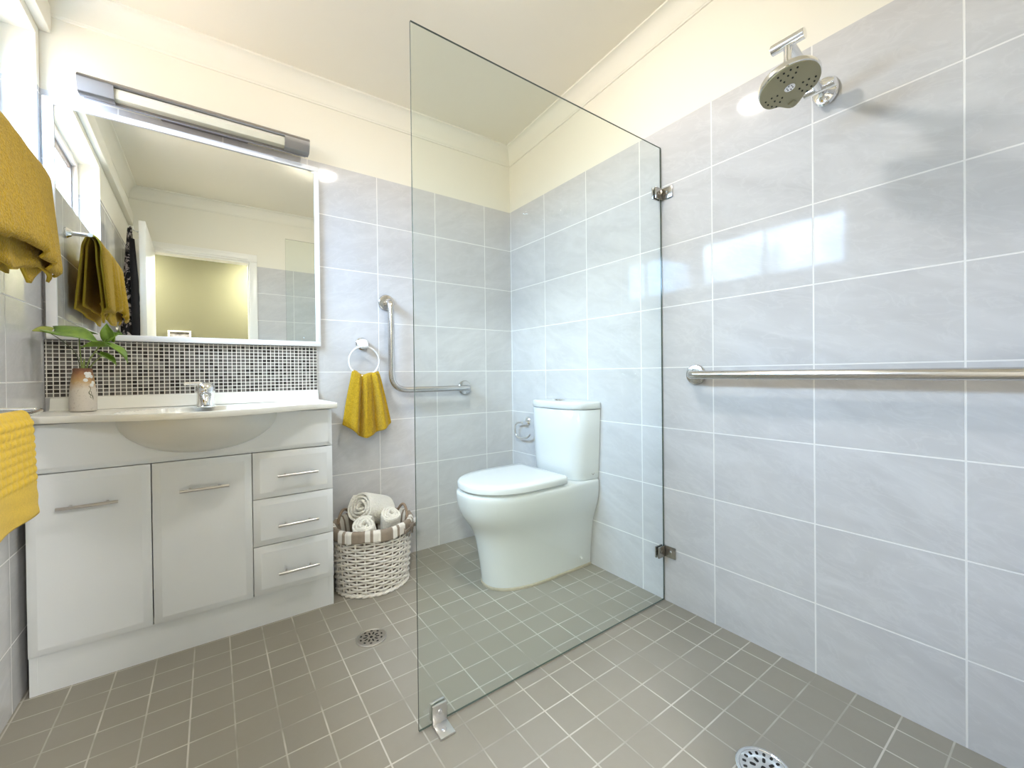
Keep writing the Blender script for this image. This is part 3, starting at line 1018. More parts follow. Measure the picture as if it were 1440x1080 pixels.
# stems (x offset along wall, height, offset in depth)
stemtube([vp(-0.004, 0.10), vp(-0.003, 0.16), vp(-0.006, 0.205, 0.004), vp(-0.008, 0.252, 0.006)], 0.0022, M['stem'])
stemtube([vp(-0.006, 0.10), vp(-0.014, 0.185, 0.012), vp(-0.045, 0.232, 0.020), vp(-0.078, 0.262, 0.022)], 0.0014, M['stemdark'])
stemtube([vp(0.004, 0.10), vp(0.014, 0.165), vp(0.034, 0.205, -0.006), vp(0.052, 0.232, -0.010), vp(0.066, 0.258, -0.012)], 0.0026, M['stem'])
stemtube([vp(0.008, 0.10), vp(0.020, 0.150), vp(0.042, 0.178, -0.015), vp(0.058, 0.196, -0.020)], 0.0016, M['stem'])
stemtube([vp(0.003, 0.11), vp(0.030, 0.175, 0.010), vp(0.075, 0.205, 0.014)], 0.0013, M['stemdark'])
bm = B()
tube(bm, [vp(0.001, 0.10), vp(0.002, 0.150), vp(0.005, 0.178)], [0.0065, 0.0050, 0.0012], 10)
obj('shoot', bm, M['stem'], pt_)
leaf(vp(-0.072, 0.268, 0.010), vp(-0.112, 0.270, -0.005), 0.045, (0.1, -0.55, 0.8), M['leafpale'], 0.2, 0.08)
leaf(vp(-0.066, 0.270, 0.00), vp(0.048, 0.240, -0.030), 0.095, (0.12, -0.42, 0.9), M['leaf'], 0.25, 0.08)
leaf(vp(0.066, 0.223, -0.012), vp(-0.004, 0.219, -0.010), 0.060, (-0.1, 0.22, 0.95), M['leaf'], 0.15, 0.10)
leaf(vp(0.062, 0.228, -0.020), vp(0.126, 0.174, -0.040), 0.050, (0.55, -0.25, 0.75), M['leaf'], 0.35, 0.10, 0.5)
leaf(vp(0.070, 0.243, -0.012), vp(0.062, 0.300, -0.020), 0.040, (-0.3, -0.9, 0.2), M['leaf'], 0.2, 0.10, 0.4)
leaf(vp(0.066, 0.246, -0.012), vp(0.098, 0.268, -0.030), 0.034, (-0.3, -0.8, 0.5), M['leaf'], 0.2, 0.10, 0.4)
leaf(vp(0.046, 0.196, -0.020), vp(0.094, 0.160, -0.045), 0.034, (0.4, -0.4, 0.8), M['leaf'], 0.3, 0.08, 0.4)

# ================================================================== TOWELS AND THEIR RAILS
# --- towel ring on the back wall
RX, RZ, RY = -0.922, 1.024, -0.047
tr = thing('towel_ring', (RX, 0, 1.112), 'white towel ring on the tiled wall beside the mirror', 'towel ring')
bm = B()
lathe(bm, [(0.030, 0.0), (0.030, 0.006), (0.026, 0.010)], (RX + 0.002, -0.0003, 1.112), (0, -1, 0), 32)
obj('wall_plate', bm, M['chrome'], tr)
bm = B()
lathe(bm, [(0.024, 0.008), (0.025, 0.020), (0.022, 0.034), (0.016, 0.040)], (RX + 0.002, 0, 1.113), (0, -1, 0), 28, sx=1.1, sy=0.9)
tube(bm, [(RX - 0.013, RY, RZ + 0.0745), (RX + 0.017, RY, RZ + 0.0745)], 0.0115, 16)
obj('holder', bm, M['plastic_white'], tr)
bm = B()
tube(bm, [(RX + 0.0725 * math.cos(2 * PI * k / 56), RY, RZ + 0.0725 * math.sin(2 * PI * k / 56)) for k in range(56)], 0.0042, 10, closed=True)
obj('ring', bm, M['plastic_white'], tr)

bm = B()
def ringtowel(u, v):
    s = (v - 0.5) * 2                     # -1 back hem .. +1 front hem
    t_ = abs(s)
    front = s > 0
    c = (u - 0.5) * 2
    hw = lerp(0.062, 0.117 if front else 0.095, t_ ** 0.85)
    x = -0.916 + c * hw + 0.004 * t_ * math.sin(9 * u)
    ztop = RZ - 0.0725 * math.cos(c * 0.90) + 0.0100 - 0.010 * max(0, abs(c) - 0.7) / 0.3 + 0.004 * math.sin(11 * u + 1)
    drop = 0.262 + 0.050 * (1 - abs(c) ** 1.3) if front else 0.24
    z = ztop - drop * t_
    ease = min(1, t_ * 9) ** 0.5
    off = 0.0095 + (0.018 * t_ if front else 0.006 * t_)
    y = RY + (-1 if front else 1) * off * ease
    w = math.sin(2 * PI * 3.1 * u + 0.9) + 0.45 * math.sin(2 * PI * 5.3 * u + 2.0 + t_)
    y += (0.016 if front else 0.004) * w * min(1, 0.35 + t_) * ease
    return Vector((x, min(y, -0.010), z))
grid(bm, ringtowel, 60, 60)
o = tag(obj('hand_towel', bm, [M['yellow'], M['hem']], origin=(-0.916, RY, 0.96), sharp=80), 'mustard hand towel hanging from the white towel ring', 'towel')
solid(o, 0.006, 0.0, 1, rim=1)

# --- short rail high on the left wall and the bath towel on it
RXu, RZu = -1.928, 1.552
rl = thing('towel_rail', (XL, -0.365, RZu), 'chrome towel rail on the left wall under the window, behind the mustard towel', 'towel rail')
for yy in (-0.362, -0.92):
    bm = B()
    lathe(bm, [(0.022, 0.0), (0.022, 0.006), (0.017, 0.012), (0.013, 0.020)], (XL + 0.0003, yy, RZu), (1, 0, 0), 28)
    tube(bm, [(XL + 0.015, yy, RZu), (RXu - 0.004, yy, RZu)], 0.0085, 16)
    obj('wall_post', bm, M['chrome'], rl)
bm = B()
tube(bm, [(RXu, -0.352, RZu), (RXu, -0.93, RZu)], 0.0085, 16)
obj('bar', bm, M['chrome'], rl)

def side_drape(bm, y0, y1, xin_t, xin_b, xout_t, xout_b, zb_in, zb_out, ztop, ph, amp=0.012, np=2.2, taper=0.016, nu=48, nv=56, skew=0.0, yshear=0.0):
    """cloth over a rail parallel to the left wall: u along the rail, v from the wall-side hem over the rail to the room-side hem"""
    def f(u, v):
        s = (v - 0.5) * 2
        t_ = abs(s)
        y = lerp(y0, y1, u)
        e = min(1, t_ * 7) ** 0.5
        if s < 0:
            x = lerp(RXu - 0.004, lerp(xin_t, xin_b, t_), e)
            zb = zb_in(u)
        else:
            x = lerp(RXu + 0.004, lerp(xout_t, xout_b, t_), e)
            zb = zb_out(u)
        z = lerp(ztop, zb, t_)
        w = math.sin(2 * PI * np * u + ph + 1.2 * t_) + 0.35 * math.sin(2 * PI * np * 2.1 * u + ph * 2)
        x += amp * w * t_ * (1.0 if s > 0 else 0.45)
        y += yshear * t_ * (1 if s > 0 else 0.5)
        if s > 0:                          # the camera-side folds turn in at their edge and curl at the hem
            x -= 0.010 * (1 - min(1, u / 0.07)) ** 2 * min(1, t_ * 3)
            x -= taper * smooth01((y0 - y) / 0.16) * min(1, t_ * 2.5)
            x -= 0.008 * max(0, (t_ - 0.95) / 0.05) ** 2 * (0.5 + 0.5 * math.sin(2 * PI * np * u + ph))
        return Vector((max(x, XL + 0.010), y, z))
    grid(bm, f, nu, nv)
bm = B()
EDGES = ((-0.500, 0.017), (-0.570, 0.014), (-0.715, 0.020), (-0.800, 0.015))
def outer_fold(u, v):
    s_ = (v - 0.5) * 2
    t_ = abs(s_)
    y = lerp(-0.390, -0.95, u)
    e = min(1, t_ * 7) ** 0.5
    zb = 1.246
    ridge = 0.0
    for ye, a_ in EDGES:
        yk = ye - 0.10 * (1 - t_)
        ridge += a_ * smooth01((yk - y) / 0.014) * math.exp(-max(0, yk - y) / 0.055)
        zb += 0.016 * smooth01((yk - y) / 0.02) * (1 if ye > -0.7 else -0.9)
    if s_ < 0:
        x = lerp(RXu - 0.004, lerp(-1.950, -1.980, t_), e) + 0.004 * math.sin(22 * y)
        z = lerp(RZu + 0.012, 1.245 - 0.02 * u, t_)
    else:
        x = lerp(RXu + 0.004, lerp(-1.899, -1.873, t_), e)
        x += ridge * min(1, 0.15 + t_ * 1.1)
        x -= 0.012 * (1 - min(1, u / 0.05)) ** 2 * min(1, t_ * 3)
        x -= 0.012 * max(0, (t_ - 0.95) / 0.05) ** 2
        z = lerp(RZu + 0.012, zb, t_)
    return Vector((max(x, XL + 0.010), y, z))
grid(bm, outer_fold, 150, 64)
side_drape(bm, -0.420, -0.95, -1.944, -1.962, -1.915, -1.898, lambda u: 1.275, lambda u: 1.200 + 0.13 * min(1, abs(u - 0.18) * 3.2), RZu + 0.004, 0.9, 0.004, 2.4)
side_drape(bm, -0.400, -0.95, -1.944, -1.958, -1.918, -1.885, lambda u: 1.262, lambda u: 1.228 + 0.02 * math.sin(9 * u), RZu + 0.008, 2.1, 0.006, 3.0)
o = tag(obj('bath_towel', bm, [M['yellow'], M['hem']], origin=(RXu, -0.65, RZu), sharp=80), 'large folded mustard towel hanging on the left wall under the window', 'towel')
solid(o, 0.0070, 0.0, 0, rim=1)

# --- low swing rail with the waffle towel
lr = thing('hand_towel_rail', (XL, -0.46, 0.872), 'chrome looped towel rail low on the left wall beside the vanity top', 'towel rail')
bm = B()
lathe(bm, [(0.020, 0.0), (0.020, 0.008), (0.012, 0.014)], (XL + 0.0003, -0.462, 0.873), (1, 0, 0), 24)
obj('wall_plate', bm, M['chrome'], lr)
bm = B()
P = [Vector((XL + 0.01, -0.462, 0.873)), Vector((-1.982, -0.455, 0.873)), Vector((-1.955, -0.424, 0.870))]
P += arc((-1.945, -0.414, 0.869), (-1.920, -0.386, 0.867), (-1.918, -0.432, 0.864), 10)
P += [Vector((-1.920, -0.50, 0.861)), Vector((-1.925, -0.60, 0.859)), Vector((-1.928, -0.95, 0.858))]
tube(bm, P, 0.0062, 14)
obj('bar', bm, M['chrome'], lr)
bm = B()
lathe(bm, [(0.020, 0.0), (0.020, 0.008), (0.010, 0.014)], (XL + 0.0003, -0.945, 0.858), (1, 0, 0), 24)
tube(bm, [(XL + 0.01, -0.945, 0.858), (-1.927, -0.945, 0.858)], 0.0062, 12)
obj('wall_plate', bm, M['chrome'], lr)
bm = B()
def waffle(u, v):
    s = (v - 0.5) * 2
    t_ = abs(s)
    y = lerp(-0.535, -0.90, u)
    e = min(1, t_ * 9) ** 0.5
    if s < 0:
        x = lerp(-1.925, lerp(-1.938, -1.962, t_), e)
    else:
        x = lerp(-1.925, lerp(-1.908, -1.902, t_), e) + 0.004 * math.sin(9 * u + 0.5) * t_
    z = lerp(0.872, 0.607 if s > 0 else 0.64, t_)
    y -= 0.006 * t_ * math.sin(3 * t_)
    if t_ < 0.68 and s > -0.3:
        a = abs(math.sin(PI * (y + 0.535) / 0.030)) ** 0.6 * abs(math.sin(PI * t_ / (0.68 / 9))) ** 0.6
        x += (0.0055 * a - 0.002) * min(1, t_ * 12)
        z += 0.003 * a * max(0, 1 - t_ * 12)
    elif t_ > 0.68:
        x += 0.002 * math.sin(40 * t_ + 8 * u) * 0.4
    return Vector((x, y, z))
grid(bm, waffle, 110, 130)
o = tag(obj('waffle_towel', bm, M['waffle'], origin=(-1.92, -0.7, 0.858), sharp=80), 'bright yellow waffle towel on the low rail beside the vanity', 'towel')
solid(o, 0.006, 0.0, 0)

# --- robe on the open door
bm = B()
rings = []
for j in range(22):
    t_ = j / 21
    z = lerp(1.975, 0.85, t_)
    hw = lerp(0.030, 0.15, min(1, t_ * 1.6) ** 0.8)
    hd = lerp(0.012, 0.044, min(1, t_ * 2.2))
    ring = []
    for k in range(48):
        a = 2 * PI * k / 48
        w = 1 + 0.16 * math.sin(7 * a + 3 * t_) * min(1, t_ * 2)
        ring.append(Vector((-1.938 + hd * w * math.cos(a), -1.745 + hw * math.sin(a), z + 0.012 * math.sin(2 * a))))
    rings.append(ring)
loft(bm, rings)
rb = tag(obj('floral_robe', bm, M['robe'], origin=(-1.93, -1.74, 1.975), sharp=70), 'black robe with pale floral print hanging on the open door, seen in the mirror', 'robe')
bm = B()
tube(bm, [(-1.918, -1.64, 1.88), (-1.905, -1.615, 1.6), (-1.902, -1.605, 1.3), (-1.905, -1.61, 1.0)], [0.014, 0.020, 0.022, 0.018], 14)
obj('sleeve', bm, M['blackcloth'], rb)

# picture in the hallway
pc = thing('framed_picture', (-1.747, HY, 1.37), 'small white framed picture on the hallway wall, seen in the mirror', 'picture')
bm = B()
px0, px1, pz0, pz1 = -1.855, -1.640, 1.24, 1.508
for a in ((px0, px1, pz0, pz0 + 0.016), (px0, px1, pz1 - 0.016, pz1), (px0, px0 + 0.016, pz0 + 0.016, pz1 - 0.016), (px1 - 0.016, px1, pz0 + 0.016, pz1 - 0.016)):
    box(bm, a[0], a[1], HY, HY + 0.022, a[2], a[3], bev=0.002)
obj('frame', bm, M['gloss_white'], pc)
bm = B()
box(bm, px0 + 0.012, px1 - 0.012, HY + 0.001, HY + 0.008, pz0 + 0.012, pz1 - 0.012)
obj('print', bm, M['print'], pc)

# ================================================================== GRAB RAILS
gr = thing('grab_rail', (-0.794, 0, 1.328), 'L-shaped stainless grab rail on the wall behind the glass edge', 'grab rail')
GY = -0.070
bm = B()
P = [Vector((-0.794, -0.004, 1.328)), Vector((-0.794, -0.035, 1.328))]
P += arc((-0.794, -0.035, 1.328), (-0.794, GY, 1.328), (-0.794, GY, 1.285), 8)[1:]
P += arc((-0.794, GY, 0.965), (-0.794, GY, 0.877), (-0.706, GY, 0.877), 12)
P += arc((-0.374, GY, 0.877), (-0.339, GY, 0.877), (-0.339, -0.035, 0.877), 8)
P += [Vector((-0.339, -0.004, 0.877))]
tube(bm, P, 0.0155, 20)
obj('bar', bm, M['steel'], gr)
for x, z in ((-0.794, 1.328), (-0.339, 0.877)):
    bm = B()
    lathe(bm, [(0.041, 0.0), (0.041, 0.008), (0.038, 0.012), (0.030, 0.014), (0.018, 0.015)], (x, -0.0003, z), (0, -1, 0), 36)
    obj('flange', bm, M['steel'], gr)

sr = thing('shower_grab_rail', (0, -1.23, 0.942), 'long horizontal stainless grab rail on the shower wall', 'grab rail')
bm = B()
P = [Vector((-0.004, -1.235, 0.942)), Vector((-0.03, -1.235, 0.942))] + arc((-0.03, -1.235, 0.942), (-0.060, -1.235, 0.942), (-0.060, -1.275, 0.942), 8)[1:]
P += arc((-0.060, -2.10, 0.940), (-0.060, -2.14, 0.940), (-0.03, -2.14, 0.940), 8)
P += [Vector((-0.004, -2.14, 0.940))]
tube(bm, P, 0.0155, 20)
obj('bar', bm, M['steel'], sr)
for y in (-1.235, -2.14):
    bm = B()
    lathe(bm, [(0.039, 0.0), (0.039, 0.008), (0.036, 0.012), (0.028, 0.014), (0.018, 0.015)], (-0.0003, y, 0.942), (-1, 0, 0), 36)
    obj('flange', bm, M['steel'], sr)
for y in (-1.42, -1.50, -1.555, -1.70, -1.79, -1.90):
    bm = B()
    lathe(bm, [(0.0005, 0.002), (0.0026, 0.0005), (0.0028, -0.001), (0.0018, -0.0028), (0.0004, -0.0034)], (-0.060, y, 0.942 - 0.0155), (0, 0, 1), 10)
    obj('water_drop', bm, M['chrome'], sr)

# ================================================================== SHOWER SCREEN
GX0, GX1, GYs, GZ1 = -1.094, -0.003, -1.084, 1.886
ss = thing('shower_screen', (-0.55, GYs, 0), 'tall frameless clear glass panel between toilet and shower', 'glass panel')
bm = B()
fs = box(bm, GX0, GX1, GYs - 0.003, GYs + 0.003, 0.004, GZ1)
bm.faces.ensure_lookup_table()
for f in bm.faces:
    f.normal_update()
    if abs(f.normal.y) < 0.5:
        f.material_index = 1
obj('glass_pane', bm, [M['panel'], M['glassedge']], ss)
def bracket(z):
    bm = B()
    box(bm, -0.048, -0.006, GYs - 0.010, GYs - 0.0035, z - 0.023, z + 0.023, bev=0.001)
    box(bm, -0.048, -0.006, GYs + 0.0035, GYs + 0.010, z - 0.023, z + 0.023, bev=0.001)
    box(bm, -0.0055, -0.0003, GYs - 0.056, GYs - 0.005, z - 0.023, z + 0.023, bev=0.001)
    for p, d in (((-0.028, GYs - 0.010, z), (0, -1, 0)), ((-0.0055, GYs - 0.034, z), (-1, 0, 0))):
        lathe(bm, [(0.0075, 0.0), (0.0075, 0.002), (0.006, 0.003), (0.003, 0.0025)], p, d, 18)
    obj('wall_bracket', bm, M['darksteel'], ss)
bracket(1.690)
bracket(0.209)
bm = B()
bx0, bx1 = -1.058, -1.016
box(bm, bx0, bx1, GYs - 0.011, GYs - 0.0035, 0.002, 0.056, bev=0.001)
box(bm, bx0, bx1, GYs + 0.0035, GYs + 0.011, 0.010, 0.056, bev=0.001)
box(bm, bx0, bx1, GYs - 0.060, GYs - 0.005, 0.0003, 0.007, bev=0.001)
for p, d in (((-1.037, GYs - 0.011, 0.036), (0, -1, 0)), ((-1.037, GYs - 0.036, 0.007), (0, 0, 1))):
    lathe(bm, [(0.0075, 0.0), (0.0075, 0.002), (0.006, 0.003), (0.003, 0.0022)], p, d, 18)
obj('floor_bracket', bm, M['bracketsteel'], ss)

# ================================================================== TOILET
TYC = -0.540
to = thing('toilet', (-0.33, TYC, 0), 'white close-coupled toilet with closed lid against the tiled wall', 'toilet')
def dshape(xt, hw, z, x0=-0.003, n=40, e=2.35):
    """D-shaped plan: flat at x0 on the wall, half super-ellipse nose at xt"""
    straight = x0 - (x0 - xt) * 0.50
    pts = []
    for k in range(n + 1):
        a = -PI / 2 + PI * k / n
        c, s = math.cos(a), math.sin(a)
        pts.append(Vector((straight - (straight - xt) * abs(c) ** (2 / e), TYC + hw * math.copysign(abs(s) ** (2 / e), s), z)))
    pts.append(Vector((x0 - 0.22, TYC + hw, z)))
    pts.append(Vector((x0 - 0.01, TYC + hw, z)))
    pts.append(Vector((x0, TYC + hw - 0.008, z)))
    pts.append(Vector((x0, TYC - hw + 0.008, z)))
    pts.append(Vector((x0 - 0.01, TYC - hw, z)))
    pts.append(Vector((x0 - 0.22, TYC - hw, z)))
    return pts
zs = [0.012, 0.03, 0.08, 0.13, 0.18, 0.22, 0.25, 0.28, 0.305, 0.33, 0.355, 0.38, 0.405, 0.425, 0.433, 0.437]
xt = [-0.545, -0.547, -0.553, -0.560, -0.568, -0.577, -0.588, -0.606, -0.625, -0.641, -0.651, -0.657, -0.660, -0.661, -0.658, -0.650]
hw = [0.133, 0.134, 0.137, 0.141, 0.147, 0.153, 0.160, 0.169, 0.178, 0.185, 0.190, 0.193, 0.195, 0.195, 0.192, 0.185]
bm = B()
loft(bm, [dshape(a, b2, c) for a, b2, c in zip(xt, hw, zs)])
obj('pan', bm, M['ceramic'], to, sharp=50)
bm = B()
loft(bm, [dshape(-0.549, 0.137, 0.0005), dshape(-0.549, 0.137, 0.009), dshape(-0.545, 0.133, 0.013)])
obj('base_sealant', bm, M['mortar'], to)
def lidshape(xt_, hw_, z, xb=-0.205, n=44):
    st = xb - 0.19
    pts = []
    for k in range(n + 1):
        a = -PI / 2 + PI * k / n
        c, s = math.cos(a), math.sin(a)
        pts.append(Vector((st - (st - xt_) * abs(c) ** 0.90, TYC + hw_ * math.copysign(abs(s) ** 0.90, s), z)))
    pts += [Vector((xb - 0.012, TYC + hw_ - 0.002, z)), Vector((xb, TYC + hw_ - 0.014, z)), Vector((xb, TYC - hw_ + 0.014, z)), Vector((xb - 0.012, TYC - hw_ + 0.002, z))]
    return pts
bm = B()
loft(bm, [lidshape(-0.632, 0.174, 0.4375), lidshape(-0.634, 0.176, 0.442), lidshape(-0.632, 0.174, 0.4455)])
obj('seat', bm, M['seatplastic'], to)
bm = B()
loft(bm, [lidshape(-0.648, 0.189, 0.4460), lidshape(-0.653, 0.194, 0.4495), lidshape(-0.653, 0.194, 0.469), lidshape(-0.650, 0.191, 0.475), lidshape(-0.643, 0.184, 0.4785), lidshape(-0.60, 0.14, 0.481, -0.24), lidshape(-0.50, 0.06, 0.482, -0.32)])
obj('lid', bm, M['seatplastic'], to, sharp=50)
for s in (-1, 1):
    bm = B()
    tube(bm, [(-0.193, TYC + s * 0.10, 0.449), (-0.193, TYC + s * 0.05, 0.449)], 0.012, 14)
    obj('hinge', bm, M['seatplastic'], to)
def cshape(hw_, d_, z, n=36):
    pts = []
    for k in range(n + 1):
        a = -PI / 2 + PI * k / n
        c, s = math.cos(a), math.sin(a)
        pts.append(Vector((-0.004 - d_ * abs(c) ** 0.55, TYC - 0.006 + hw_ * math.copysign(abs(s) ** 0.62, s), z)))
    return pts
bm = B()
loft(bm, [cshape(0.172, 0.146, 0.4375), cshape(0.178, 0.151, 0.444), cshape(0.182, 0.154, 0.50), cshape(0.189, 0.158, 0.62), cshape(0.195, 0.161, 0.775), cshape(0.193, 0.159, 0.7775)])
obj('cistern', bm, M['ceramic'], to, sharp=50)
bm = B()
loft(bm, [cshape(0.195, 0.162, 0.7805), cshape(0.198, 0.165, 0.784), cshape(0.198, 0.165, 0.806), cshape(0.195, 0.162, 0.812), cshape(0.186, 0.153, 0.815), cshape(0.12, 0.10, 0.8165)])
obj('cistern_lid', bm, M['ceramic'], to, sharp=50)
bm = B()
for s in (-1, 1):
    ring = []
    for h, k_ in ((0.815, 1.0), (0.821, 1.0), (0.8225, 0.9)):
        rr = [Vector((-0.085 + 0.024 * k_ * math.cos(a), TYC + s * 0.0015 + s * 0.031 * k_ * abs(math.sin(a)), h)) for a in [i / 16 * PI for i in range(17)]]
        ring.append(rr)
    loft(bm, ring)
obj('flush_button', bm, M['chrome'], to)
bm = B()
lathe(bm, [(0.007, -0.008), (0.007, 0.004), (0.005, 0.006)], (-0.078, TYC - 0.137, 0.052), (0, -1, 0), 18)
obj('fixing_cap', bm, M['plastic_white'], to)
bm = B()
for a in (((-0.030, -0.7445, 0.470), (-0.024, -0.7445, 0.461)), ((-0.024, -0.7445, 0.461), (-0.012, -0.7430, 0.468))):
    tube(bm, a, 0.0012, 6)
bmesh.ops.translate(bm, vec=(-0.02, 0.018, 0.0), verts=bm.verts)
obj('maker_mark', bm, M['steel'], to)

# paper holder
ph = thing('toilet_paper_holder', (0, -0.168, 0.671), 'chrome toilet paper holder on the wall beside the cistern, empty', 'toilet paper holder')
bm = B()
lathe(bm, [(0.022, 0.0), (0.022, 0.006), (0.016, 0.011)], (-0.0003, -0.170, 0.672), (-1, 0, 0), 28, sx=1.15)
tube(bm, [(-0.005, -0.170, 0.664), (-0.046, -0.170, 0.664)], 0.009, 14)
obj('wall_plate', bm, M['chrome'], ph)
bm = B()
P = [Vector((-0.040, -0.176, 0.664)), Vector((-0.040, -0.150, 0.664))]
P += arc((-0.040, -0.118, 0.660), (-0.040, -0.090, 0.656), (-0.040, -0.090, 0.620), 8)
P += arc((-0.040, -0.092, 0.598), (-0.040, -0.098, 0.570), (-0.040, -0.130, 0.570), 8)
P += arc((-0.040, -0.180, 0.573), (-0.040, -0.215, 0.575), (-0.040, -0.236, 0.604), 6)
tube(bm, P, 0.0058, 12)
obj('arm', bm, M['chrome'], ph)

# ================================================================== SHOWER HEAD
SY = -1.660
sh = thing('wall_shower', (0, SY, 1.800), 'chrome wall shower head with olive spray face', 'shower head')
bm = B()
lathe(bm, [(0.034, 0.0), (0.034, 0.007), (0.030, 0.013), (0.018, 0.017), (0.013, 0.022), (0.013, 0.034)], (-0.0003, SY, 1.800), (-1, 0, 0), 36, sx=1.25)
obj('wall_plate', bm, M['chrome'], sh)
J1 = Vector((-0.052, SY, 1.792))
J2 = Vector((-0.272, SY, 1.828))
for J in (J1, J2):
    bm = B()
    tube(bm, [J + Vector((0, 0.039, 0)), J - Vector((0, 0.039, 0))], 0.0135, 22)
    obj('swivel_joint', bm, M['chrome'], sh)
bm = B()
tube(bm, [J1 - Vector((0.008, 0, 0)), J1.lerp(J2, 0.5) + Vector((0, 0, -0.004)), J2 + Vector((0.008, 0, 0))], 0.0125, 18)
obj('arm', bm, M['chrome'], sh)
HN = Vector((-0.12, -0.25, -0.96)).normalized()
HC = Vector((-0.262, SY + 0.004, 1.728))
bm = B()
tube(bm, [J2, HC - HN * 0.012], [0.0095, 0.009], 16)
tube(bm, [J2.lerp(HC, 0.45), J2.lerp(HC, 0.75)], 0.0115, 16)
obj('neck', bm, M['chrome'], sh)
Hx = HN.cross(Vector((0, 1, 0))).normalized()
Hy = HN.cross(Hx)
def rose(scale, h, n=72):
    ring = []
    for k in range(n):
        a = 2 * PI * k / n
        # round with one side tab between two shallow dips
        d_ = (a - math.radians(TAB)) 
        d_ = math.atan2(math.sin(d_), math.cos(d_))
        r = 0.0735 + 0.012 * math.exp(-(d_ / 0.22) ** 2) - 0.009 * math.exp(-((abs(d_) - 0.55) / 0.25) ** 2)
        ring.append(HC + (Hx * math.cos(a) + Hy * math.sin(a)) * r * scale + HN * h)
    return ring
TAB = 345
bm = B()
loft(bm, [rose(0.30, -0.016), rose(0.80, -0.010), rose(0.97, -0.002), rose(1.0, 0.004), rose(0.99, 0.012), rose(0.965, 0.014)])
obj('head', bm, M['chrome'], sh)
bm = B()
loft(bm, [rose(0.955, 0.0125), rose(0.95, 0.0165), rose(0.90, 0.0175)])
hf = obj('spray_face', bm, M['rose_face'], sh)
def hp(r, a):
    return HC + (Hx * math.cos(a) + Hy * math.sin(a)) * r + HN * 0.0172
for k in range(3):
    for r_, das in ((0.030, (-0.32, 0.32)), (0.043, (-0.42, -0.02, 0.38)), (0.058, (-0.40, -0.14, 0.12, 0.36))):
        for da in das:
            a = math.radians(TAB) + PI + 2 * PI / 3 * k + da
            bm = B()
            lathe(bm, [(0.0024, 0.0), (0.0022, 0.002), (0.0012, 0.0028)], hp(r_, a), HN, 10)
            obj('nozzle', bm, M['rubber'], hf)
bm = B()
lathe(bm, [(0.0125, 0.0), (0.0125, 0.0016), (0.011, 0.0024)], hp(0, 0), HN, 24)
for k in range(6):
    a = k * PI / 3
    lathe(bm, [(0.0014, 0.0022), (0.0014, 0.0032)], hp(0.0068, a), HN, 8, mi=1)
obj('centre_jet', bm, [M['chrome'], M['rubber']], hf)
bm = B()
c_ = hp(0.062, math.radians(TAB))
lathe(bm, [(0.0115, 0.0), (0.0115, 0.003), (0.009, 0.0045)], c_, HN, 4)
obj('spray_selector', bm, M['rose_face'], hf)

# ================================================================== FLOOR DRAINS
def drain(c, r, holes, rim, label, name):
    t_ = thing(name, c, label, 'floor drain')
    bm = B()
    lathe(bm, [(r, 0.0003), (r, 0.003), (r * 0.965, 0.0042), (r * 0.88, 0.0042), (r * 0.86, 0.0030), (r * 0.86, 0.0005)], c, seg=56)
    obj('rim', bm, rim, t_)
    bm = B()
    lathe(bm, [(r * 0.845, 0.0005), (r * 0.845, 0.0034), (r * 0.82, 0.0038), (r * 0.4, 0.0036), (r * 0.05, 0.0036)], c, seg=48)
    gt = obj('grate', bm, rim, t_)
    bm = B()
    c = Vector(c)
    for rr, n, w, l, ph_ in holes:
        for k in range(n):
            a = 2 * PI * (k + ph_) / n
            er, et = Vector((math.cos(a), math.sin(a), 0)), Vector((-math.sin(a), math.cos(a), 0))
            ring = []
            for q in range(10):
                b3 = 2 * PI * q / 10
                ring.append(c + er * (r * rr + l * r * math.copysign(abs(math.cos(b3)) ** 0.6, math.cos(b3))) + et * (w * r * math.copysign(abs(math.sin(b3)) ** 0.6, math.sin(b3))) + Vector((0, 0, 0.0034)))
            loft(bm, [ring, [p + Vector((0, 0, 0.0008)) for p in ring]])
    obj('grate_slots', bm, M['dark'], gt)
drain((-1.072, -0.603, 0.0), 0.053, [(0.0, 1, 0.10, 0.10, 0), (0.40, 10, 0.052, 0.13, 0.5), (0.70, 10, 0.085, 0.060, 0.0)], M['drainsteel'], 'round steel floor drain in front of the vanity and basket', 'floor_drain')
drain((-0.470, -1.672, 0.0), 0.060, [(0.0, 1, 0.09, 0.09, 0), (0.38, 8, 0.06, 0.11, 0.5), (0.68, 16, 0.055, 0.075, 0.0)], M['chrome'], 'bright round shower drain at the bottom edge of the photo', 'shower_drain')

# ================================================================== BASKET WITH ROLLED TOWELS
BC = Vector((-0.935, -0.190, 0.0))
BH = 0.272
def brx(h):
    return interp([0, 0.05, 0.15, 0.30], [0.150, 0.156, 0.163, 0.170], h)
def bry(h):
    return interp([0, 0.05, 0.15, 0.30], [0.138, 0.143, 0.150, 0.158], h)
bk = thing('wicker_basket', BC, 'whitewashed wicker basket with striped lining, between vanity and toilet', 'basket')
def bp_(a, h, off=0.0):
    return BC + Vector(((brx(h) + off) * math.cos(a), (bry(h) + off) * math.sin(a), h))
bm = B()
NS = 26
rows_n = 21
for j in range(rows_n):
    h = 0.012 + (BH - 0.02) * j / (rows_n - 1)
    pts = []
    for k in range(NS * 4):
        a = 2 * PI * k / (NS * 4)
        pts.append(bp_(a, h + 0.0012 * math.sin(5 * a + j), 0.0052 * math.sin(a * NS / 2 + PI * j)))
    tube(bm, pts, 0.0047, 6, closed=True)
for k in range(NS):
    a = 2 * PI * (k + 0.5) / NS
    tube(bm, [bp_(a, 0.004), bp_(a, 0.10), bp_(a, 0.19), bp_(a, BH)], 0.0038, 6)
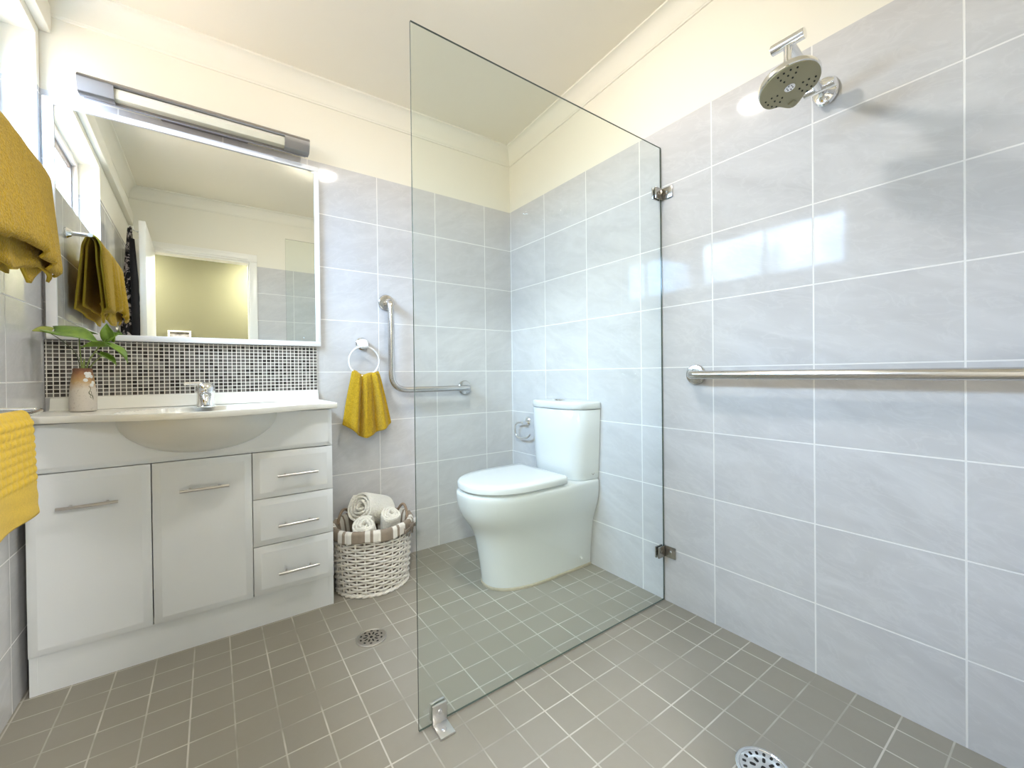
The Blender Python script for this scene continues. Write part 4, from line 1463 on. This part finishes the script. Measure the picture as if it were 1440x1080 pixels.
obj('woven_side', bm, M['wicker'], bk)
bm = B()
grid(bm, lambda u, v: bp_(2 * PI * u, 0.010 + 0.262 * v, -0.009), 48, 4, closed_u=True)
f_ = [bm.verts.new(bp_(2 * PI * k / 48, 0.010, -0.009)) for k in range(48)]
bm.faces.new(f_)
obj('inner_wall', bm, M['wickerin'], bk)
bm = B()
for ph_ in (0, PI):
    tube(bm, [bp_(2 * PI * k / 120, 0.007 + 0.003 * math.sin(17 * 2 * PI * k / 120 + ph_), 0.004 + 0.004 * math.cos(17 * 2 * PI * k / 120 + ph_)) for k in range(120)], 0.0055, 8, closed=True)
obj('base_braid', bm, M['wicker'], bk)
bm = B()
def lining(u, v):
    a = 2 * PI * u
    # from inside, up over the rim and down outside
    P_ = [(-0.022, 0.18), (-0.016, 0.235), (-0.012, 0.272), (-0.005, 0.289), (0.006, 0.291), (0.013, 0.282), (0.0145, 0.262), (0.016, 0.243)]
    x = v * (len(P_) - 1)
    i = min(int(x), len(P_) - 2)
    off = lerp(P_[i][0], P_[i + 1][0], x - i)
    h = lerp(P_[i][1], P_[i + 1][1], x - i)
    return bp_(a, h + 0.004 * math.sin(6 * a + 1) * v, off + 0.0025 * math.sin(23 * a) * v + 0.0015 * math.sin(41 * a))
grid(bm, lining, 160, 21, closed_u=True)
ln = obj('striped_lining', bm, M['stripes'], bk, sharp=70)
solid(ln, 0.002)
for a0 in (2.25, 0.15):
    bm = B()
    P = []
    for k in range(15):
        t_ = k / 14
        aa = a0 + (t_ - 0.5) * 0.75
        P.append(bp_(aa, 0.272 + 0.052 * math.sin(PI * t_), -0.012))
    tube(bm, P, 0.0062, 10)
    obj('handle', bm, M['brownrope'], bk)
# ribbon bow and tag at the front right
ba = -0.78
bm = B()
c0 = bp_(ba, 0.268, 0.020)
et = Vector((-math.sin(ba), math.cos(ba) * 0.92, 0)).normalized()
er = Vector((math.cos(ba), math.sin(ba), 0))
for sgn, sc in ((-1, 1.0), (1, 0.8)):
    def loop(u, v, sgn=sgn, sc=sc):
        a = 2 * PI * u
        return c0 + et * sgn * sc * (0.030 - 0.030 * math.cos(a)) + er * (0.010 * math.sin(a)) + Vector((0, 0, (v - 0.5) * 0.020 * (0.4 + 0.6 * abs(math.sin(a / 2))) - 0.010 * (1 - math.cos(a)) / 2))
    grid(bm, loop, 20, 3)
for sgn, dz in ((-0.55, -0.045), (0.35, -0.040)):
    grid(bm, lambda u, v, sgn=sgn, dz=dz: c0 + et * (sgn * 0.04 * u + (v - 0.5) * 0.014) + er * (0.004 + 0.003 * math.sin(5 * u)) + Vector((0, 0, dz * u)), 8, 2)
lathe(bm, [(0.007, -0.008), (0.009, 0.0), (0.007, 0.008)], c0 + er * 0.006, (0, 0, 1), 12)
bo = obj('ribbon_bow', bm, M['taupe_cloth'], bk, sharp=70)
solid(bo, 0.002)
bm = B()
tg = c0 + et * 0.040 + Vector((0, 0, 0.006)) + er * 0.004
grid(bm, lambda u, v: tg + et * (u - 0.5) * 0.032 + Vector((0, 0, (v - 0.5) * 0.036)) + er * 0.003 * u, 2, 2)
solid(obj('cloth_tag', bm, M['tag'], bk), 0.001)

def roll(name, face, axis, R, L, turns, label, th=0.016):
    axis = Vector(axis).normalized()
    e1 = axis.cross(Vector((0.2, 0.1, 1))).normalized()
    e2 = axis.cross(e1)
    face = Vector(face)
    bm = B()
    N = int(turns * 26)
    # spiral strip, cross-section closed with rounded ends
    path = []
    for i in range(N + 1):
        t_ = i / N
        a = turns * 2 * PI * t_
        r = lerp(0.010, R - th / 2, t_ ** 0.92) + 0.0022 * math.sin(3 * a + 1)
        path.append((r, a))
    rings = []
    for r, a in path:
        d_ = e1 * math.cos(a) + e2 * math.sin(a)
        w = 0.003 * math.sin(2.3 * a)
        sec = []
        hh = th * 0.46
        for q in range(14):
            b3 = 2 * PI * q / 14
            rr = r + hh * math.copysign(abs(math.sin(b3)) ** 0.7, math.sin(b3))
            ll = L / 2 - (L / 2) * math.copysign(abs(math.cos(b3)) ** 0.35, math.cos(b3)) + w + 0.004 * math.cos(a) - 0.006 * (1 - r / R)
            sec.append(face + d_ * rr + axis * ll)
        rings.append(sec)
    loft(bm, rings)
    return tag(obj(name, bm, M['cream'], origin=face, sharp=80), label, 'rolled towel', 'cream rolled towels in the basket')
roll('rolled_towel', (-0.985, -0.165, 0.352), (0.80, 0.42, -0.34), 0.078, 0.17, 3.6, 'largest cream rolled towel at the back of the wicker basket')
roll('rolled_towel', (-1.000, -0.276, 0.305), (0.30, 0.38, -0.87), 0.056, 0.15, 2.8, 'smaller cream rolled towel at the front left of the wicker basket')
roll('rolled_towel', (-0.862, -0.232, 0.315), (0.12, 0.45, -0.88), 0.050, 0.14, 2.6, 'cream rolled towel at the right of the basket beside the ribbon')
